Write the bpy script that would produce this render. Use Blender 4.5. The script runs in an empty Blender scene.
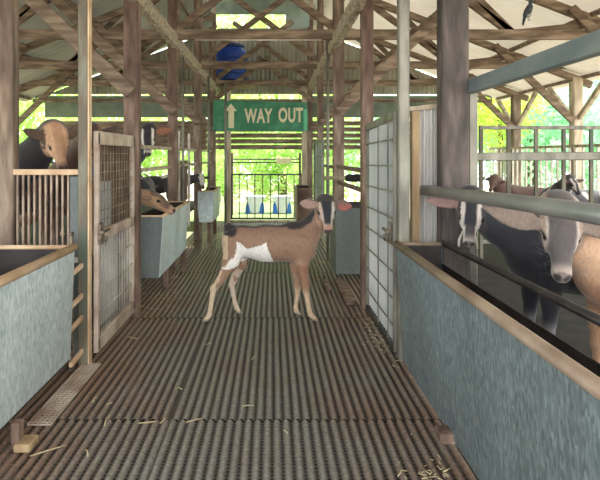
import bpy, bmesh, math, random
import numpy as np
from mathutils import Vector, Matrix
random.seed(7)
rng = np.random.default_rng(7)
sc = bpy.context.scene
COL = sc.collection

# ------------------------------------------------------------------ camera
cam_d = bpy.data.cameras.new('camera')
cam = bpy.data.objects.new('camera', cam_d); COL.objects.link(cam)
cam.location = (0, 0, 1.25); cam.rotation_euler = (math.radians(90), 0, 0)
cam_d.sensor_width = 36; cam_d.lens = 31.2
cam_d.shift_x = (300-272)/600; cam_d.shift_y = -(240-155)/600
cam_d.clip_start = 0.05; cam_d.clip_end = 200
sc.camera = cam
# ------------------------------------------------------------------ world, sun, exposure
w = bpy.data.worlds.new('sky'); sc.world = w; w.use_nodes = True
bg = w.node_tree.nodes['Background']
bg.inputs[0].default_value = (0.93, 0.97, 1.0, 1); bg.inputs[1].default_value = 3.3
sun_d = bpy.data.lights.new('sun', 'SUN'); sun = bpy.data.objects.new('sun', sun_d); COL.objects.link(sun)
sun_d.energy = 5.0; sun_d.angle = math.radians(6); sun_d.color = (1.0, .94, .84)
sun.rotation_euler = (math.radians(-18), math.radians(32), 0)
sc.view_settings.view_transform = 'Standard'; sc.view_settings.look = 'None'
sc.view_settings.gamma = 1; sc.view_settings.use_curve_mapping = False
sc.view_settings.exposure = 0.62
sc.cycles.max_bounces = 10; sc.cycles.diffuse_bounces = 5; sc.cycles.transparent_max_bounces = 12

# ------------------------------------------------------------------ helpers
def lin(c):
    return tuple(((x/255)/12.92 if x/255 <= .04045 else ((x/255+.055)/1.055)**2.4) for x in c)
def W(px, py, Y):
    return Vector(((px-272)*Y/520, Y, 1.25-(py-155)*Y/520))

def new_mat(name):
    m = bpy.data.materials.new(name); m.use_nodes = True
    nt = m.node_tree; b = nt.nodes['Principled BSDF']
    return m, nt, b
def N(nt, typ, **kw):
    n = nt.nodes.new(typ)
    for k, v in kw.items(): setattr(n, k, v)
    return n
def mat(name, c1, c2=None, scale=6, stretch=(1,1,1), rough=.8, metal=0, bump=.0, c3=None, detail=5, sharp=(.35,.65), bscale=None, alpha=None):
    """two or three colour noise material in object space"""
    m, nt, b = new_mat(name)
    b.inputs['Roughness'].default_value = rough; b.inputs['Metallic'].default_value = metal
    c2 = c2 or c1
    tc = N(nt, 'ShaderNodeTexCoord'); mp = N(nt, 'ShaderNodeMapping')
    mp.inputs['Scale'].default_value = stretch
    nt.links.new(tc.outputs['Object'], mp.inputs['Vector'])
    no = N(nt, 'ShaderNodeTexNoise'); no.inputs['Scale'].default_value = scale; no.inputs['Detail'].default_value = detail
    nt.links.new(mp.outputs[0], no.inputs['Vector'])
    rp = N(nt, 'ShaderNodeValToRGB')
    rp.color_ramp.elements[0].position = sharp[0]; rp.color_ramp.elements[1].position = sharp[1]
    rp.color_ramp.elements[0].color = (*lin(c1), 1); rp.color_ramp.elements[1].color = (*lin(c2), 1)
    if c3:
        e = rp.color_ramp.elements.new((sharp[0]+sharp[1])/2); e.color = (*lin(c3), 1)
    nt.links.new(no.outputs['Fac'], rp.inputs[0]); nt.links.new(rp.outputs[0], b.inputs['Base Color'])
    if bump:
        n2 = N(nt, 'ShaderNodeTexNoise'); n2.inputs['Scale'].default_value = bscale or scale*3; n2.inputs['Detail'].default_value = 4
        nt.links.new(mp.outputs[0], n2.inputs['Vector'])
        bp = N(nt, 'ShaderNodeBump'); bp.inputs['Strength'].default_value = bump; bp.inputs['Distance'].default_value = .01
        nt.links.new(n2.outputs['Fac'], bp.inputs['Height']); nt.links.new(bp.outputs[0], b.inputs['Normal'])
    return m

M = {}
M['wood'] = mat('weathered wood', (90,74,64), (150,132,114), 5, (3,3,.6), .9, bump=.5, c3=(118,100,86))
M['wood_h'] = mat('weathered beam wood', (96,80,66), (156,138,118), 5, (.6,3,3), .9, bump=.5, c3=(124,106,90))
M['wood_red'] = mat('reddish wood', (84,64,56), (142,120,104), 4, (3,3,.7), .85, bump=.5, c3=(112,90,78))
M['wood_grey'] = mat('dark grey wood', (66,60,58), (112,100,94), 5, (3,3,.6), .85, bump=.5, c3=(88,80,76))
M['wood_pale'] = mat('pale wood', (150,134,112), (206,190,166), 4, (3,3,.6), .8, bump=.3)
M['wood_tan'] = mat('tan wood', (150,122,90), (190,164,128), 5, (3,3,.5), .8, bump=.3)
M['dusty'] = mat('dusty cobwebbed wood', (132,120,104), (186,176,158), 30, (1,.6,1), .95, bump=.8, sharp=(.35,.65), bscale=70)
M['pole'] = mat('galvanised pole', (104,102,93), (150,145,132), 6, (2,2,.5), .5, .35, bump=.15)
M['pole_green'] = mat('greenish steel pole', (84,94,82), (128,128,112), 5, (2,2,.4), .6, .2, bump=.2, c3=(104,92,76))
M['pale_metal'] = mat('pale painted metal', (176,168,156), (222,214,202), 6, (1,1,1), .55, .1)
M['gate_paint'] = mat('worn pale gate paint', (166,140,124), (214,200,184), 5, (1,1,1), .65, .1, bump=.2)
M['rail'] = mat('grey steel rail', (136,140,136), (170,170,164), 8, (1,.4,1), .42, .5, bump=.1)
M['blue_steel'] = mat('blue grey steel beam', (112,126,132), (142,152,154), 5, (1,.4,1), .5, .4)
M['dark_steel'] = mat('dark steel', (58,54,54), (92,88,86), 8, (1,1,1), .45, .6)
M['rust'] = mat('rusty latch steel', (70,58,50), (150,136,120), 30, (1,1,1), .6, .5)
M['tan_rim'] = mat('tan worn rim', (186,152,118), (224,196,162), 6, (1,1,1), .6, .0, bump=.2)
M['brown_rim'] = mat('brown worn rim', (120,100,84), (170,150,130), 8, (1,.5,1), .5, .1, bump=.2)
M['green_grey'] = mat('green grey sheet', (98,112,100), (132,140,124), 3, (1,1,1), .7)
M['cream'] = mat('cream paint', (212,204,166), (226,218,184), 8, rough=.7)
M['sign_green'] = mat('green sign paint', (44,112,80), (72,142,104), 5, rough=.6, c3=(54,124,90))
M['sign_mint'] = mat('mint sign edge', (90,184,140), (110,196,150), 5, rough=.6)
M['tank_blue'] = mat('blue plastic tank', (16,58,150), (28,78,176), 3, rough=.4)
M['tank_dark'] = mat('dark blue lid', (30,44,82), (40,56,100), 3, rough=.5)
M['bin_blue'] = mat('blue plastic', (30,96,190), (50,120,210), 3, rough=.45)
M['bin_white'] = mat('white plastic', (214,218,228), (236,238,244), 4, rough=.5)
M['hoof'] = mat('hoof', (110,96,80), (150,134,112), 30, rough=.6)
M['horn'] = mat('horn', (74,72,68), (116,112,104), 30, (1,1,4), .5, bump=.4)
M['eye'] = mat('goat eye', (40,26,14), (54,36,18), 20, rough=.12)
M['pupil'] = mat('pupil', (8,8,8), rough=.1)
M['straw'] = mat('straw', (200,184,140), (226,212,176), 30, rough=.8)
M['hay'] = mat('chopped feed', (120,96,66), (190,164,122), 60, rough=.95, bump=1)
M['soil'] = mat('dark soil', (50,42,34), (78,66,52), 4, rough=1)
M['grass'] = mat('dry ground with grass', (176,160,132), (186,186,146), 3, rough=1, c3=(190,172,146))
M['turf'] = mat('short turf', (120,140,88), (150,168,110), 8, rough=1, bump=.6)
M['bark'] = mat('bark', (90,76,60), (120,104,84), 8, (3,3,.6), .95, bump=.6)
M['bird'] = mat('bird plumage', (44,54,62), (84,96,104), 30, rough=.8)
M['bird_white'] = mat('white plumage', (190,196,200), rough=.8)
M['brown_sheet'] = mat('brown stained sheet', (104,78,66), (146,120,104), 5, rough=.7)
M['stain'] = mat('stained brown board', (78,62,54), (118,96,84), 9, (1,1,1), .8, bump=.2)
M['rubber'] = mat('black rubber', (30,28,28), (50,46,44), 20, rough=.7)

def galv(name, dark, mid, light, rough=.55):
    m, nt, b = new_mat(name)
    tc = N(nt,'ShaderNodeTexCoord'); mp = N(nt,'ShaderNodeMapping'); mp.inputs['Scale'].default_value = (1,1,.28)
    nt.links.new(tc.outputs['Object'], mp.inputs['Vector'])
    vo = N(nt,'ShaderNodeTexVoronoi'); vo.inputs['Scale'].default_value = 130; vo.inputs['Randomness'].default_value = 1
    no = N(nt,'ShaderNodeTexNoise'); no.inputs['Scale'].default_value = 75; no.inputs['Detail'].default_value = 4
    big = N(nt,'ShaderNodeTexNoise'); big.inputs['Scale'].default_value = 3
    for n in (vo, no, big): nt.links.new(mp.outputs[0], n.inputs['Vector'])
    bw = N(nt,'ShaderNodeRGBToBW'); nt.links.new(vo.outputs['Color'], bw.inputs[0])
    a = N(nt,'ShaderNodeMath', operation='MULTIPLY_ADD'); a.inputs[1].default_value = .45
    nt.links.new(bw.outputs[0], a.inputs[0]); 
    s = N(nt,'ShaderNodeMath', operation='MULTIPLY'); s.inputs[1].default_value = .6
    nt.links.new(no.outputs['Fac'], s.inputs[0]); nt.links.new(s.outputs[0], a.inputs[2])
    rp = N(nt,'ShaderNodeValToRGB'); e = rp.color_ramp.elements
    e[0].position = .30; e[0].color = (*lin(dark),1); e[1].position = .82; e[1].color = (*lin(light),1)
    q = e.new(.52); q.color = (*lin(mid),1)
    nt.links.new(a.outputs[0], rp.inputs[0])
    mx = N(nt,'ShaderNodeMix', data_type='RGBA'); mx.blend_type='MULTIPLY'
    r2 = N(nt,'ShaderNodeValToRGB'); r2.color_ramp.elements[0].position=.3; r2.color_ramp.elements[1].position=.7
    r2.color_ramp.elements[0].color=(.72,.72,.70,1); r2.color_ramp.elements[1].color=(1,1,1,1)
    nt.links.new(big.outputs['Fac'], r2.inputs[0]); mx.inputs[0].default_value = 1
    nt.links.new(rp.outputs[0], mx.inputs[6]); nt.links.new(r2.outputs[0], mx.inputs[7])
    nt.links.new(mx.outputs[2], b.inputs['Base Color'])
    b.inputs['Roughness'].default_value = rough; b.inputs['Metallic'].default_value = .08
    return m
M['galv'] = galv('galvanised sheet', (172,188,188), (200,212,212), (232,240,240))  # paler copy: light falling on the left troughs is put into its colour
M['galv_dark'] = galv('shaded galvanised sheet', (98,110,114), (120,134,138), (158,172,176))  # darker copy of the same sheet for the less lit right trough
M['galv_old_shaded'] = galv('old and shaded grey sheet', (94,100,98), (102,108,106), (112,118,116))  # also paints shade on the end faces of the second left trough
M['pen_floor'] = mat('dark trodden pen floor', (30,27,25), (52,45,40), 6, rough=.95)
M['inside'] = mat('dark trough inside', (40,36,36), (64,58,56), 8, rough=.8)  # dark tone for the inner sheets of every trough

def sheet_mat(name, c1, c2, trans, ridge=.0):
    """roofing sheet that lets some daylight through"""
    m, nt, b = new_mat(name)
    tc = N(nt,'ShaderNodeTexCoord'); no = N(nt,'ShaderNodeTexNoise'); no.inputs['Scale'].default_value = 1.6
    nt.links.new(tc.outputs['Object'], no.inputs['Vector'])
    rp = N(nt,'ShaderNodeValToRGB'); rp.color_ramp.elements[0].position=.35; rp.color_ramp.elements[1].position=.65
    rp.color_ramp.elements[0].color=(*lin(c1),1); rp.color_ramp.elements[1].color=(*lin(c2),1)
    nt.links.new(no.outputs['Fac'], rp.inputs[0]); nt.links.new(rp.outputs[0], b.inputs['Base Color'])
    b.inputs['Roughness'].default_value=.8
    t = N(nt,'ShaderNodeBsdfTranslucent'); nt.links.new(rp.outputs[0], t.inputs[0])
    mx = N(nt,'ShaderNodeMixShader'); mx.inputs[0].default_value = trans
    nt.links.new(b.outputs[0], mx.inputs[1]); nt.links.new(t.outputs[0], mx.inputs[2])
    nt.links.new(mx.outputs[0], nt.nodes['Material Output'].inputs[0])
    return m
M['roof_l'] = sheet_mat('grey roofing sheet', (150,148,138), (168,166,156), .02)
M['roof_r'] = sheet_mat('cream roofing sheet', (204,192,172), (216,204,186), .12)
M['leaf'] = sheet_mat('bright leaves', (176,214,120), (222,240,168), .5)
M['leaf2'] = sheet_mat('cool green leaves', (178,222,190), (208,240,214), .5)
M['leaf3'] = sheet_mat('yellow green leaves', (200,220,96), (230,240,140), .5)
M['poly'] = sheet_mat('cloudy white plastic sheet', (176,180,182), (206,208,208), .25)
M['corr'] = mat('white corrugated sheet', (186,182,178), (222,220,216), 4, (1,1,.4), .5, .2)
M['gable'] = mat('gable corrugated sheet', (138,134,120), (172,168,152), 3, (1,1,.4), .6, .1)

# floor mat material with real through slots (alpha) in the groove bottoms
def floor_mat():
    m, nt, b = new_mat('slatted floor mats')
    tc = N(nt,'ShaderNodeTexCoord'); sp = N(nt,'ShaderNodeSeparateXYZ'); nt.links.new(tc.outputs['Object'], sp.inputs[0])
    n1 = N(nt,'ShaderNodeTexNoise'); n1.inputs['Scale'].default_value=2.2; n1.inputs['Detail'].default_value=6
    nt.links.new(tc.outputs['Object'], n1.inputs['Vector'])
    n2 = N(nt,'ShaderNodeTexNoise'); n2.inputs['Scale'].default_value=55; n2.inputs['Detail'].default_value=3
    nt.links.new(tc.outputs['Object'], n2.inputs['Vector'])
    # dirt is trodden in along both sides of the aisle
    ax = N(nt,'ShaderNodeMath', operation='ADD'); ax.inputs[1].default_value=.12; nt.links.new(sp.outputs[0], ax.inputs[0])
    ab = N(nt,'ShaderNodeMath', operation='ABSOLUTE'); nt.links.new(ax.outputs[0], ab.inputs[0])
    mr = N(nt,'ShaderNodeMapRange'); mr.inputs[1].default_value=.25; mr.inputs[2].default_value=.95; nt.links.new(ab.outputs[0], mr.inputs[0])
    ad = N(nt,'ShaderNodeMath', operation='ADD'); nt.links.new(mr.outputs[0], ad.inputs[0])
    nm = N(nt,'ShaderNodeMapRange'); nm.inputs[1].default_value=.35; nm.inputs[2].default_value=.7; nm.inputs[3].default_value=-.35; nm.inputs[4].default_value=.45
    nt.links.new(n1.outputs['Fac'], nm.inputs[0]); nt.links.new(nm.outputs[0], ad.inputs[1]); ad.use_clamp=True
    mx = N(nt,'ShaderNodeMix', data_type='RGBA'); nt.links.new(ad.outputs[0], mx.inputs[0])
    mx.inputs[6].default_value=(*lin((132,128,121)),1); mx.inputs[7].default_value=(*lin((128,104,90)),1)
    # paler ridge tops, darker low in the grooves
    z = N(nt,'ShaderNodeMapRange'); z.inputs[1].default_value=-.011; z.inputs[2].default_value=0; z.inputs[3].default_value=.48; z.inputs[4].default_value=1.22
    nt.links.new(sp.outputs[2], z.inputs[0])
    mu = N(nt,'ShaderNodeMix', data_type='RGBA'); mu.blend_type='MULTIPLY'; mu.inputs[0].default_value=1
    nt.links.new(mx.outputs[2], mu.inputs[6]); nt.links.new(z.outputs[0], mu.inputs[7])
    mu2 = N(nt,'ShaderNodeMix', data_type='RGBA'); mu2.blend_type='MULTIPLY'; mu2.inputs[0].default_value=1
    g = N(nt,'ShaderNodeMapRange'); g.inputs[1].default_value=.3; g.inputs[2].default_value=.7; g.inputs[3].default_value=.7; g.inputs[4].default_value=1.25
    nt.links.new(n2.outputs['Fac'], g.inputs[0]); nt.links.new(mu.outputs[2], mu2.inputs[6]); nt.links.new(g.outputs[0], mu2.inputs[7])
    nt.links.new(mu2.outputs[2], b.inputs['Base Color'])
    b.inputs['Roughness'].default_value=.62
    # slots
    fy = N(nt,'ShaderNodeMath', operation='MULTIPLY'); fy.inputs[1].default_value=1/.024; nt.links.new(sp.outputs[1], fy.inputs[0])
    fr = N(nt,'ShaderNodeMath', operation='FRACT'); nt.links.new(fy.outputs[0], fr.inputs[0])
    lt = N(nt,'ShaderNodeMath', operation='LESS_THAN'); lt.inputs[1].default_value=.42; nt.links.new(fr.outputs[0], lt.inputs[0])
    lz = N(nt,'ShaderNodeMath', operation='LESS_THAN'); lz.inputs[1].default_value=-.0108; nt.links.new(sp.outputs[2], lz.inputs[0])
    an = N(nt,'ShaderNodeMath', operation='MULTIPLY'); nt.links.new(lt.outputs[0], an.inputs[0]); nt.links.new(lz.outputs[0], an.inputs[1])
    iv = N(nt,'ShaderNodeMath', operation='SUBTRACT'); iv.inputs[0].default_value=1; nt.links.new(an.outputs[0], iv.inputs[1])
    nt.links.new(iv.outputs[0], b.inputs['Alpha'])
    bp = N(nt,'ShaderNodeBump'); bp.inputs['Strength'].default_value=.4; bp.inputs['Distance'].default_value=.004
    nt.links.new(n2.outputs['Fac'], bp.inputs['Height']); nt.links.new(bp.outputs[0], b.inputs['Normal'])
    return m
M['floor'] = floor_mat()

def coat_mat():
    m, nt, b = new_mat('goat coat')
    at = N(nt,'ShaderNodeAttribute'); at.attribute_name='coat'
    tc = N(nt,'ShaderNodeTexCoord'); mp = N(nt,'ShaderNodeMapping'); mp.inputs['Scale'].default_value=(1,1,.35)
    nt.links.new(tc.outputs['Object'], mp.inputs['Vector'])
    no = N(nt,'ShaderNodeTexNoise'); no.inputs['Scale'].default_value=90; no.inputs['Detail'].default_value=4; nt.links.new(mp.outputs[0], no.inputs['Vector'])
    mr = N(nt,'ShaderNodeMapRange'); mr.inputs[1].default_value=.3; mr.inputs[2].default_value=.7; mr.inputs[3].default_value=.82; mr.inputs[4].default_value=1.14
    nt.links.new(no.outputs['Fac'], mr.inputs[0])
    mu = N(nt,'ShaderNodeMix', data_type='RGBA'); mu.blend_type='MULTIPLY'; mu.inputs[0].default_value=1
    nt.links.new(at.outputs['Color'], mu.inputs[6]); nt.links.new(mr.outputs[0], mu.inputs[7]); nt.links.new(mu.outputs[2], b.inputs['Base Color'])
    b.inputs['Roughness'].default_value=.75
    b.inputs['Sheen Weight'].default_value=.25; b.inputs['Sheen Roughness'].default_value=.5
    bp = N(nt,'ShaderNodeBump'); bp.inputs['Strength'].default_value=.35; bp.inputs['Distance'].default_value=.004
    nt.links.new(no.outputs['Fac'], bp.inputs['Height']); nt.links.new(bp.outputs[0], b.inputs['Normal'])
    return m
M['coat'] = coat_mat()

class MB:
    def __init__(s): s.bm = bmesh.new(); s.smooth = False
    def box(s, c, size, rot=None, bev=0):
        m = Matrix.Translation(c) @ (rot.to_4x4() if rot else Matrix.Identity(4)) @ Matrix.Diagonal((*size, 1))
        r = bmesh.ops.create_cube(s.bm, size=1, matrix=m)
        if bev:
            es = list({e for v in r['verts'] for e in v.link_edges})
            bmesh.ops.bevel(s.bm, geom=es, offset=bev, segments=1, affect='EDGES', profile=.5)
        return s
    def beam(s, a, b, wd, ht, bev=0, up=(0,0,1)):
        a = Vector(a); b = Vector(b); d = b-a; L = d.length; d.normalize()
        up = Vector(up)
        if abs(d.dot(up)) > .98: up = Vector((0,1,0))
        sd = d.cross(up).normalized(); u = sd.cross(d).normalized()
        rot = Matrix((sd, d, u)).transposed()
        return s.box((a+b)/2, (wd, L, ht), rot, bev)
    def tube(s, pts, r, n=12, cap=True):
        pts = [Vector(p) for p in pts]
        rs = r if isinstance(r, (list, tuple)) else [r]*len(pts)
        rings = []; pu = None
        for i, p in enumerate(pts):
            d = (pts[min(i+1, len(pts)-1)]-pts[max(i-1, 0)]).normalized()
            if pu is None: pu = Vector((0,0,1)) if abs(d.z) < .9 else Vector((0,1,0))
            sd = d.cross(pu).normalized(); u = sd.cross(d).normalized(); pu = u
            rings.append([s.bm.verts.new(p+(sd*math.cos(k*2*math.pi/n)+u*math.sin(k*2*math.pi/n))*rs[i]) for k in range(n)])
        for a, b in zip(rings, rings[1:]):
            for k in range(n): 
                f = s.bm.faces.new((a[k], a[(k+1)%n], b[(k+1)%n], b[k])); f.smooth = True
        if cap:
            s.bm.faces.new(rings[0][::-1]); s.bm.faces.new(rings[-1])
        return s
    def lathe(s, prof, c=(0,0,0), n=24, sy=1):
        c = Vector(c); rings = []
        for (r, z) in prof:
            rings.append([s.bm.verts.new(c+Vector((r*math.cos(k*2*math.pi/n), sy*r*math.sin(k*2*math.pi/n), z))) for k in range(n)])
        for a, b in zip(rings, rings[1:]):
            for k in range(n):
                f = s.bm.faces.new((a[k], a[(k+1)%n], b[(k+1)%n], b[k])); f.smooth = True
        s.bm.faces.new(rings[0][::-1]); s.bm.faces.new(rings[-1])
        return s
    def quad(s, *ps):
        s.bm.faces.new([s.bm.verts.new(Vector(p)) for p in ps]); return s
    def prism(s, poly, axis, t0, t1):
        """poly in the two other axes extruded along axis"""
        def mk(p, t):
            v = list(p); v.insert(axis, t); return s.bm.verts.new(v)
        A = [mk(p, t0) for p in poly]; B = [mk(p, t1) for p in poly]; n = len(poly)
        s.bm.faces.new(A[::-1]); s.bm.faces.new(B)
        for k in range(n): s.bm.faces.new((A[k], A[(k+1)%n], B[(k+1)%n], B[k]))
        return s
    def sphere(s, c, r, sc3=(1,1,1), rot=None, seg=16):
        m = Matrix.Translation(c) @ (rot.to_4x4() if rot else Matrix.Identity(4)) @ Matrix.Diagonal((r*sc3[0], r*sc3[1], r*sc3[2], 1))
        res = bmesh.ops.create_uvsphere(s.bm, u_segments=seg, v_segments=seg//2, radius=1, matrix=m)
        for v in res['verts']:
            for f in v.link_faces: f.smooth = True
        return s
    def corrug(s, axis_len0, axis_len1, z0, z1, y, period=.076, amp=.009, th=.0):
        """sheet in the XZ plane at y with vertical corrugations; z0,z1 may be functions of x"""
        n = max(4, int((axis_len1-axis_len0)/period*6)); cols = []
        for i in range(n+1):
            x = axis_len0+(axis_len1-axis_len0)*i/n
            yy = y+amp*math.sin(x/period*2*math.pi)
            a = z0(x) if callable(z0) else z0; b = z1(x) if callable(z1) else z1
            cols.append([s.bm.verts.new((x, yy, a)), s.bm.verts.new((x, yy, b)), s.bm.verts.new((x, yy+.003, a)), s.bm.verts.new((x, yy+.003, b))])
        for a, b in zip(cols, cols[1:]):
            s.bm.faces.new((a[0], b[0], b[1], a[1])).smooth = True
            s.bm.faces.new((a[3], b[3], b[2], a[2])).smooth = True
        return s
    def build(s, name, m, parent=None, loc=None, fix=True):
        if fix: bmesh.ops.recalc_face_normals(s.bm, faces=s.bm.faces[:])
        me = bpy.data.meshes.new(name)
        off = Vector(loc) if loc is not None else (parent_loc(parent) if parent else Vector((0,0,0)))
        bmesh.ops.translate(s.bm, verts=s.bm.verts[:], vec=-off)
        s.bm.to_mesh(me); s.bm.free()
        me.materials.append(M[m] if isinstance(m, str) else m)
        o = bpy.data.objects.new(name, me); COL.objects.link(o)
        if parent: o.parent = parent
        else: o.location = off
        return o
def parent_loc(p):
    v = Vector((0,0,0))
    while p: v += p.location; p = p.parent
    return v
def tag(o, label=None, cat=None, group=None, kind=None):
    if label: o['label'] = label
    if cat: o['category'] = cat
    if group: o['group'] = group
    if kind: o['kind'] = kind
    return o
def thing(name, label, cat, loc, group=None):
    o = bpy.data.objects.new(name, None); COL.objects.link(o); o.location = loc; o.empty_display_size = .1
    return tag(o, label, cat, group)
def struct(o): o['kind'] = 'structure'; return o

# ------------------------------------------------------------------ ground, floor
XL, XR, XM, YE = -1.1, .76, -.17, 10.7
g = MB(); g.box((0, 12, -1.05), (60, 60, .1)); o = g.build('lawn', 'grass', loc=(0,12,-1.0)); o['kind'] = 'structure'; o.name = 'floor_outdoor_grass'
def floor_sheet(x0, x1, y0, y1, z, phase, mb, period=.0445):
    n = int(round((x1-x0)/period)); prof = []
    for i in range(n):
        b = x0+i*period+phase
        prof += [(b, -.011), (b+period*.24, -.011), (b+period*.42, -.003), (b+period*.52, 0), (b+period*.72, 0), (b+period*.82, -.003)]
    prof.append((x0+n*period+phase, -.011))
    A = [mb.bm.verts.new((x, y0, z+zz)) for x, zz in prof]; B = [mb.bm.verts.new((x, y1, z+zz)) for x, zz in prof]
    for i in range(len(prof)-1): mb.bm.faces.new((A[i], A[i+1], B[i+1], B[i]))
fl = MB()
ys = [-1.6, .92, 2.46, 4.0, 5.55, 7.1, 8.65, 9.72]
for k in range(len(ys)-1):
    ph = (k % 2)*.014
    floor_sheet(-1.30, -.49, ys[k]+.004, ys[k+1]-.004, 0, ph, fl)
    floor_sheet(-.486, 1.02, ys[k]+.004, ys[k+1]-.004, 0, -ph*.6, fl)
fl.box((-.488, 4.0, -.014), (.05, 11.2, .004))
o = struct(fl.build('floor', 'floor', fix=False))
# joists and soil below the slats
g = MB(); g.box((0, 4.3, -.75), (9.8, 12.8, .1)); struct(g.build('floor_soil', 'soil'))
# pen floors at the sides (right level with the aisle, left a raised deck)
g = MB(); g.box((2.95, 4.2, -.03), (3.8, 12.0, .05)); struct(g.build('floor_right_pens', 'pen_floor'))
g = MB(); g.box((-3.2, 4.2, .33), (3.7, 12.0, .05)); struct(g.build('floor_left_pens', 'pen_floor'))

# ------------------------------------------------------------------ roof
def zroof(x): return 4.2-.385*abs(x-XM)
g = MB()
def roof_side(sg, m, name):
    g = MB(); x0 = XM+sg*.95; x1 = XM+sg*4.95; n = int((YE+1.6)/.19)
    ring = []
    for k in range(n):         # ribbed sheets: seams run down the slope
        y0 = -1.6+(YE+.1+1.6)*k/n; y1 = -1.6+(YE+.1+1.6)*(k+1)/n
        for yy, dz in ((y0, 0), (y1-.03, 0), (y1-.02, .008), (y1-.01, .008), (y1, 0)):
            ring.append((g.bm.verts.new((x0, yy, zroof(x0)+.06+dz)), g.bm.verts.new((x1, yy, zroof(x1)+.06+dz))))
    for a, b in zip(ring, ring[1:]): g.bm.faces.new((a[0], b[0], b[1], a[1]))
    o = g.build(name, m); struct(o)
    return o
roof_side(-1, 'roof_l', 'ceiling_left'); roof_side(1, 'roof_r', 'ceiling_right')
for sg, nm, mm in ((-1, 'ceiling_monitor_left', 'roof_l'), (1, 'ceiling_monitor_right', 'roof_l')):
    g = MB(); g.beam((XM, 4.55, 4.66), (XM+sg*1.35, 4.55, 4.30), .02, 12.4)
    g = MB(); g.bm.free(); g = MB()
    g.prism([(XM, 4.62), (XM+sg*1.4, 4.26), (XM+sg*1.4, 4.28), (XM, 4.64)], 1, -1.6, YE+.1)
    struct(g.build(nm, mm))

# gable end wall, upper part corrugated, hanging sheet below it, louvre slats
g = MB(); g.corrug(XM-4.7, XM+4.7, 2.5, lambda x: min(3.86, zroof(x)+.01), YE, .09, .012); struct(g.build('wall_far_gable', 'gable'))
g = MB(); g.prism([(XM-1.4, 4.14), (XM+1.4, 4.14), (XM+1.4, 4.25), (XM, 4.61), (XM-1.4, 4.25)], 1, YE, YE+.01); g.prism([(.28, 3.86), (1.25, 3.86), (1.25, 4.14), (.28, 4.14)], 1, YE, YE+.01); struct(g.build('wall_far_monitor', 'green_grey'))
g = MB(); g.box((-2.9, YE-.05, 2.24), (3.5, .02, .44)); g.box((2.45, YE-.05, 2.24), (3.4, .02, .44)); struct(g.build('wall_far_hanging_sheet', 'green_grey'))
def slat(k, z, x0, x1, y=YE-.02):
    g = MB(); g.beam((x0, y, z), (x1, y, z), .02, .092, .003); o = g.build('trim_%d' % k, 'wood_h', loc=((x0+x1)/2, y, z)); struct(o)
k = 1
for z in (1.90, 1.775, 1.65, 1.53, 1.41):
    slat(k, z, -4.6, 3.9); k += 1
g = MB(); g.box((-.2, YE-.04, 2.36), (9.4, .06, .07)); struct(g.build('trim_6', 'wood_h'))
g = MB(); g.box((-3.7, YE+.02, .95), (1.5, .02, .75)); g.box((-2.9, YE+.02, 1.62), (3.1, .02, .52)); struct(g.build('wall_far_left_low', 'brown_sheet'))

# ------------------------------------------------------------------ trusses
TY = [4.0, 5.75, 7.7, 9.6]
names = ['nearest', 'second', 'third', 'farthest']
for i, Y in enumerate([.6, 2.3]+TY):
    far = ['overhead behind the viewer', 'overhead just above the near troughs', 'above the two aisle gates', 'with its long tie beam above the second troughs', 'in front of the blue tank, third row back', 'just behind the green way-out sign'][i]
    t = thing('roof_truss', 'dusty brown timber roof truss ' + far, 'roof truss', (XM, Y, 2.58), 'timber trusses across the barn')
    if i == 0: 
        pass
    if Y > 9:
        for sg in (-1, 1): MB().beam((XM+sg*.93, Y-.055, 2.22), (XM-sg*.1, Y-.055, 3.05), .045, .085, .004).build('cross_brace', 'wood_h', t)
    MB().beam((XM-4.8, Y, 2.58), (XM+4.8, Y, 2.58), .05, .11, .006).build('tie_beam', 'wood_h', t)
    for sg in (-1, 1):
        MB().beam((XM+sg*.9, Y, zroof(XM+.9)-.03), (XM+sg*4.9, Y, zroof(XM+4.9)-.03), .06, .1, .006).build('rafter', 'wood_h', t)
        MB().beam((XM, Y, 4.56), (XM+sg*1.36, Y, 4.22), .05, .08).build('monitor_rafter', 'wood_h', t)
        # knee brace rising outwards from the aisle post
        if not (Y == 4.0 and sg == 1) and Y > 3:
            e = 2.55
            MB().beam((XM+sg*.9, Y-.055, 1.72), (XM+sg*e, Y-.055, 1.72+.95*(e-.9)), .05, .105, .005).build('knee_brace', 'wood_h', t)
        # brace rising inwards from the eaves post
        MB().beam((XM+sg*4.6, Y-.05, 1.75), (XM+sg*3.45, Y-.05, 2.86), .05, .1, .005).build('eaves_brace', 'wood_h', t)
        # webs
        MB().beam((XM+sg*2.85, Y+.04, 2.6), (XM+sg*1.5, Y+.04, 3.60), .045, .09, .004).build('web', 'wood_h', t)
        MB().beam((XM+sg*2.85, Y+.04, 2.6), (XM+sg*2.05, Y+.04, 3.38), .045, .08, .004).build('web', 'wood_h', t)
        MB().beam((XM+sg*2.8, Y+.04, 2.6), (XM+sg*3.9, Y+.04, 2.72), .045, .07, .004).build('web', 'wood_h', t)
        MB().beam((XM+sg*.95, Y+.045, 2.6), (XM-sg*.55, Y+.045+.05*sg, 3.72), .045, .08, .004).build('web', 'wood_h', t)
        MB().beam((XM+sg*.9, Y+.05, 2.6), (XM+sg*.9, Y+.05, 4.3), .07, .07, .004).build('king_strut', 'wood_h', t)
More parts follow.
